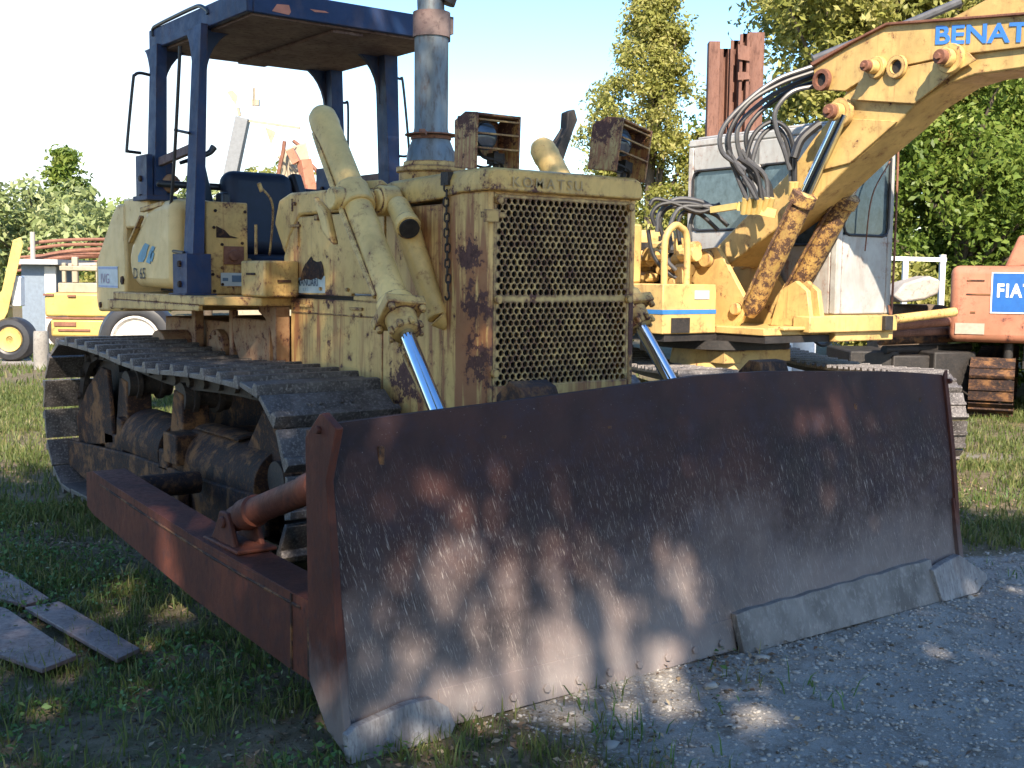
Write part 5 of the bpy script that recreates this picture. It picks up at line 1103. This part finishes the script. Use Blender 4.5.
# small yellow roller
v = 23; T = thing('road_roller', 'small cream and yellow road roller parked left of the bulldozer', 'roller', cw(U_(78,v), v, 0), -YAW)
m = MB(); B(m, U_(44,v), v, Z_(322,v), U_(112,v), v+1.2, Z_(298,v)); B(m, U_(50,v), v-.02, Z_(342,v), U_(108,v), v+1.1, Z_(324,v)); m.build('body', m_lyel, T, .05)
m = MB(); B(m, U_(56,v), v+.1, Z_(298,v), U_(104,v), v+1.0, Z_(288,v)); B(m, U_(60,v), v+.1, Z_(288,v), U_(64,v), v+.2, Z_(268,v)); B(m, U_(70,v), v+.1, Z_(288,v), U_(76,v), v+.2, Z_(262,v)); B(m, U_(94,v), v+.1, Z_(288,v), U_(98,v), v+.2, Z_(268,v)); B(m, U_(58,v), v+.08, Z_(276,v), U_(104,v), v+.14, Z_(271,v)); m.build('cowling', m_cream, T, .02)
m = MB(); B(m, U_(44,v), v-.04, Z_(301,v), U_(54,v), v, Z_(299,v)); B(m, U_(68,v), v-.04, Z_(302,v), U_(76,v), v, Z_(300,v)); B(m, U_(54,v), v-.05, Z_(331,v), U_(76,v), v-.02, Z_(327,v)); B(m, U_(46,v), v-.03, Z_(324,v), U_(110,v), v, Z_(322,v)); B(m, U_(58,v), v-.05, Z_(336,v), U_(90,v), v-.02, Z_(334,v)); m.build('vent', m_redrust, T)
for px in (62, 100): m = MB(); m.cyl(cw(U_(px,v), v, .32), cw(U_(px,v), v+1.1, .32), .31, n=28); m.build('drum', m_trackin, T)
# upright concrete stub in front of it
v = 18; m = MB(); m.lathe(cw(U_(40,v), v, -.02), cw(U_(40,v), v, 1), [(0,.115),(.30,.118),(.57,.11),(.60,.10)], 22)
single(m, 'stone_post', steel('weathered_concrete', (.20,.185,.165), (.30,.28,.25), (.12,.11,.10), .9), 'short grey weathered round post standing on the pale lane', 'post', cw(U_(40,v), v, 0))
# rusty bars lying across on trestles
for k, (a, b, r_) in enumerate((((30,243),(128,240),.035),((28,249),(126,246),.035),((20,262),(128,248),.05),((12,258),(122,254),.03),((8,268),(127,252),.05),((14,278),(120,258),.03),((10,272),(110,262),.03),((18,266),(129,256),.03))):
    m = MB(); v = 24.5+.25*k; m.tube([atv(*a, v), atv((a[0]+b[0])/2, (a[1]+b[1])/2-2-(k % 3), v+.3), atv(b[0]+40, b[1], v+.8)], r_, 8, 5)
    single(m, 'steel_bar', m_redrust, ['topmost long rusty bar of the stack','second rusty bar from the top of the stack','thick rusty bar curving above the grey shed','thin rusty bar third in the stack','thick rusty bar reaching lowest towards the bulldozer','lowest thin rusty bar of the stack','thin rusty bar second from the bottom','thin rusty bar half hidden in the middle of the stack'][k], 'steel bar', atv(*a, v), 'rusty bars stacked across the left background')
m = MB(); 
for px in (34, 118): 
    for vv in (24.3, 26.6): m.cyl(cw(U_(px,vv), vv, 0), cw(U_(px,vv), vv, Z_(238,vv)), .05, n=10)
    m.bar(cw(U_(px,24.2), 24.2, Z_(268,24.2)), cw(U_(px,26.7), 26.7, Z_(262,26.7)), .08, .08)
m.bar(cw(U_(30,24.3),24.3,1.6), cw(U_(160,24.3),24.3,1.7), .06, .06)
single(m, 'pipe_rack', flat('rack_grey', (.33,.30,.27), .7), 'pale frame carrying the long rusty bars', 'rack', cw(U_(75,24.3), 24.3, 0))
# whitewashed wheel behind the bulldozer's deck
v = 12.2; T = thing('wheel', 'black tyre with a whitened rim standing behind the bulldozer track', 'wheel', cw(U_(136,v), v+.1, 0), -YAW)
c = cw(U_(136,v), v, Z_(345,v)); m = MB(); m.lathe(c-Fh*.05, c+Fh*.3, [(.10,.02),(.10,.24),(-.01,.27),(-.02,.30),(0,.37),(.06,.41),(.24,.41),(.3,.33)], 36); ty = m.build('tyre', m_rub, T)
m = MB(); m.lathe(c-Fh*.05, c+Fh*.3, [(.03,.03),(.02,.07),(.07,.09),(.07,.17),(-.01,.24),(-.005,.262),(.02,.262)], 32); m.build('rim', steel('chalky_rim', (.45,.42,.38), (.60,.57,.53), (.25,.20,.16), .8), T)
m = MB(); B(m, U_(110,v), v+.6, Z_(345,v), U_(180,v), v+2.0, Z_(338,v)); m.cyl(c+Fh*.3, c+Fh*1.6, .05); m.build('axle', m_dark, T)
# old drilling rig seen through the canopy frame
v = 26; T = thing('drill_rig', 'pale old rig with leaning grey mast and orange parts seen through the canopy frame', 'rig', cw(U_(262,v), v, 0), -YAW)
def L_(m, a, b, w_, vv=v): m.bar(atv(*a, vv), atv(*b, vv), w_, w_)
m = MB(); L_(m, (228,190), (243,118), .28); m.build('mast', flat('grey_mast', (.17,.18,.19), .6), T, .01)
m = MB(); m.prism([atv(*p, v) for p in ((227,92),(232,90),(238,96),(236,105),(232,100))], [atv(*p, v+.1) for p in ((227,92),(232,90),(238,96),(236,105),(232,100))]); L_(m, (238,108), (240,116), .06); L_(m, (254,88), (254,106), .04); B(m, U_(253,v), v, Z_(112,v), U_(260,v), v+.1, Z_(106,v)); m.prism([atv(*p, v) for p in ((265,127),(276,132),(271,145))], [atv(*p, v+.1) for p in ((265,127),(276,132),(271,145))]); L_(m, (243,120), (300,128), .05); m.build('head_gear', m_cream, T)
rr_ = random.Random(4)
for k in range(9):
    m = MB(); x = 276+rr_.random()*36; y = 138+rr_.random()*30; m.tube([atv(x, y, v+.2*k), atv(x+rr_.uniform(-12,14), y+12, v+.2*k), atv(x+rr_.uniform(-8,8), y+30, v+.2*k), atv(x+rr_.uniform(-10,10), 200, v+.2*k)], .045, 7); m.build('hose', m_cream if k % 3 else m_redrust, T)
m = MB(); m.prism([atv(*p, v+1) for p in ((284,150),(306,142),(312,170),(318,215),(276,215))], [atv(*p, v+1.6) for p in ((284,150),(306,142),(312,170),(318,215),(276,215))]); B(m, U_(226,v), v+.6, .0, U_(320,v), v+2, Z_(205,v)); m.build('body', m_cream, T, .03)
m = MB(); L_(m, (304,160), (312,205), .25); L_(m, (290,150), (297,163), .18); m.build('orange_arm', m_orange, T, .01)

# ================================================================= RIGHT BACKGROUND
# upright rusty sheet piles behind the cab
v = 15.0
for k, (x0, x1, yt, dv, lb) in enumerate(((701,712,45,0,'leftmost slim rusty post of the upright steel sheet piles'),(712,723,52,.25,'dark rusty pile recessed beside the leftmost post'),(722,733,44,.15,'rusty pile with pierced holes in the middle of the stack'),(731,741,38,0,'ribbed pile with sloping top in the upright rusty stack'),(740,755,36,.05,'broad pale-faced pile at the right of the rusty stack'))):
    m = MB(); vv = v+dv; ua, ub = U_(x0,vv), U_(x1,vv); w_ = ub-ua; zt_ = Z_(yt,vv)
    prof = [(ua,0),(ua+w_*.3,0),(ua+w_*.4,.12),(ua+w_*.6,.12),(ua+w_*.7,0),(ub,0),(ub,.02),(ua+w_*.73,.02),(ua+w_*.63,.14),(ua+w_*.37,.14),(ua+w_*.27,.02),(ua,.02)] if k in (1,2,3) else [(ua,0),(ub,0),(ub,.16),(ua,.16)]
    m.prism([cw(a, vv+b, -.05) for a, b in prof], [cw(a, vv+b, zt_+(.1*(a-ua) if k == 3 else 0)) for a, b in prof])
    single(m, 'sheet_pile', m_sheet, lb, 'steel pile', cw(U_((x0+x1)/2,vv), vv, 0), 'rusty steel piles standing behind the white cab', .006)
m = MB(); m.prism([atv(*p, v-.03) for p in ((738,44),(751,47),(750,61),(738,59))], [atv(*p, v) for p in ((738,44),(751,47),(750,61),(738,59))]); single(m, 'pile_plate', m_sheet, 'pale rusty plate near the top of the right pile', 'plate', atv(744,50,v)); m = MB(); m.prism([atv(*p, v-.03) for p in ((738,72),(748,72),(751,79),(738,80))], [atv(*p, v) for p in ((738,72),(748,72),(751,79),(738,80))])
single(m, 'pile_plate', m_sheet, 'narrow rusty bracket plate lower down on the right pile', 'plate', atv(744,75,v))
# white railing
v = 14.6; m = MB()
for px in (903, 940): B(m, U_(px-3,v), v, .5, U_(px+2,v), v+.06, Z_(250,v) if px > 920 else Z_(254,v))
m.bar(cw(U_(882,v), v+.03, Z_(254,v)), cw(U_(943,v), v+.03, Z_(255,v)), .04, .05); B(m, U_(938,v), v, 0, U_(942,v), v+.06, .5); B(m, U_(901,v), v, 0, U_(904,v), v+.06, .5)
single(m, 'railing', m_lwhite, 'white metal railing between the cab and the orange counterweight', 'railing', cw(U_(912,v), v, 0))
# long pipes and beams lying between the two excavators
for k, (a, b, r_, mt, lb, vv) in enumerate((((880,321),(938,314),.05,m_body_o,'cream-yellow pipe lying highest between the machines',12.2),((884,327),(942,322),.05,m_redrust,'rusty pipe just under the cream-yellow pipe',12.5),((885,334),(944,331),.045,m_sheet,'thin brown bar second from the top of the pile',12.7),((880,341),(946,338),.05,m_rust,'dark bar in the middle of the pile of steel',12.9),((884,350),(950,348),.05,m_dark,'blackened bar near the foot of the pile of steel',13.0))):
    m = MB(); A_ = atv(*a, vv); B_ = atv(*b, vv+.5); m.cyl(A_, B_+(B_-A_)*.3, r_, n=16); single(m, 'steel_pipe', mt, lb, 'pipe', A_, 'pipes and bars piled between the excavators')
for k, (x, y) in enumerate(((870,352),(905,356),(938,352))):
    m = MB(); vv = 13.1; u = U_(x, vv); B(m, u-.25, vv-.1, 0, u+.3, vv+.9, Z_(y-6,vv), .15*k); single(m, 'timber_block', m_dark, ['dark block under the left end of the steel pile','dark block under the middle of the steel pile','dark block under the right end of the steel pile'][k], 'block', cw(u, vv, 0), 'blocks carrying the steel pile', .02)
m = MB(); A = [atv(*p, 13.6) for p in ((893,296),(905,283),(930,276),(941,280),(939,294),(925,300),(902,303))]; m.prism(A, [p+Fh*.5 for p in A]); single(m, 'stone_slab', steel('pale_slab', (.30,.27,.24), (.42,.38,.34), (.2,.17,.15), .9), 'pale broken slab tipped on the pipes beside the railing', 'slab', atv(915,290,13.6), None, .03)
m = MB(); B(m, U_(880,13.9), 13.9, 0, U_(950,13.9), 14.5, Z_(300,13.9)); single(m, 'scrap_bank', steel('brown_scrap', (.07,.05,.035), (.14,.10,.07), (.25,.2,.15), .9, 2.5), 'low brown bank of scrap behind the piled pipes', 'scrap', cw(U_(915,13.9), 13.9, 0), None, .08)
m = MB(); m.tube([atv(820,330,10.9), atv(840,326,10.9), atv(850,335,10.8), atv(870,330,10.8), atv(884,336,10.8)], .02); m.tube([atv(808,334,10.8), atv(824,345,10.8), atv(846,330,10.8), atv(872,340,10.8)], .02); single(m, 'loose_hose', m_hose, 'grey hose trailing under the yellow cab platform', 'hose', atv(845,333,10.8))
# white drums beyond the blade
for k, (px, r_) in enumerate(((783,.10),(803,.13))):
    v = 12.3; m = MB(); m.lathe(cw(U_(px,v), v, 0), cw(U_(px,v), v, 1), [(0,r_),(.02,r_+.005),(.30,r_),(.31,r_+.01),(.34,r_),(Z_(328,v)-.03,r_),(Z_(328,v),r_*.8)], 26)
    single(m, 'drum', m_lwhite, ['narrow white drum under the excavator left of the wider one','wider white drum under the excavator cab'][k], 'drum', cw(U_(px,v), v, 0))
# steel planks on the grass at lower left
for k, (poly, lb) in enumerate((([(-40,552),(12,574),(50,598),(26,604),(-40,590)],'short steel plank at the left edge above the other two'),([(25,607),(60,601),(140,648),(117,659),(78,637)],'steel plank nearest the bulldozer arm'),([(-40,592),(8,609),(78,655),(42,669),(-40,640)],'broad steel plank lowest in the lower left corner'))):
    A = [hit(px, py, Vector((0,0,.035)), Up) for px, py in poly]; m = MB(); m.prism([p-Up*.018 for p in A], A)
    single(m, 'steel_plank', steel('plank_steel', (.10,.075,.075), (.17,.135,.135), (.06,.04,.04), .55, 1.5, 0, .3), lb, 'plank', A[0]-Up*.035, 'steel planks lying in the grass', .003)
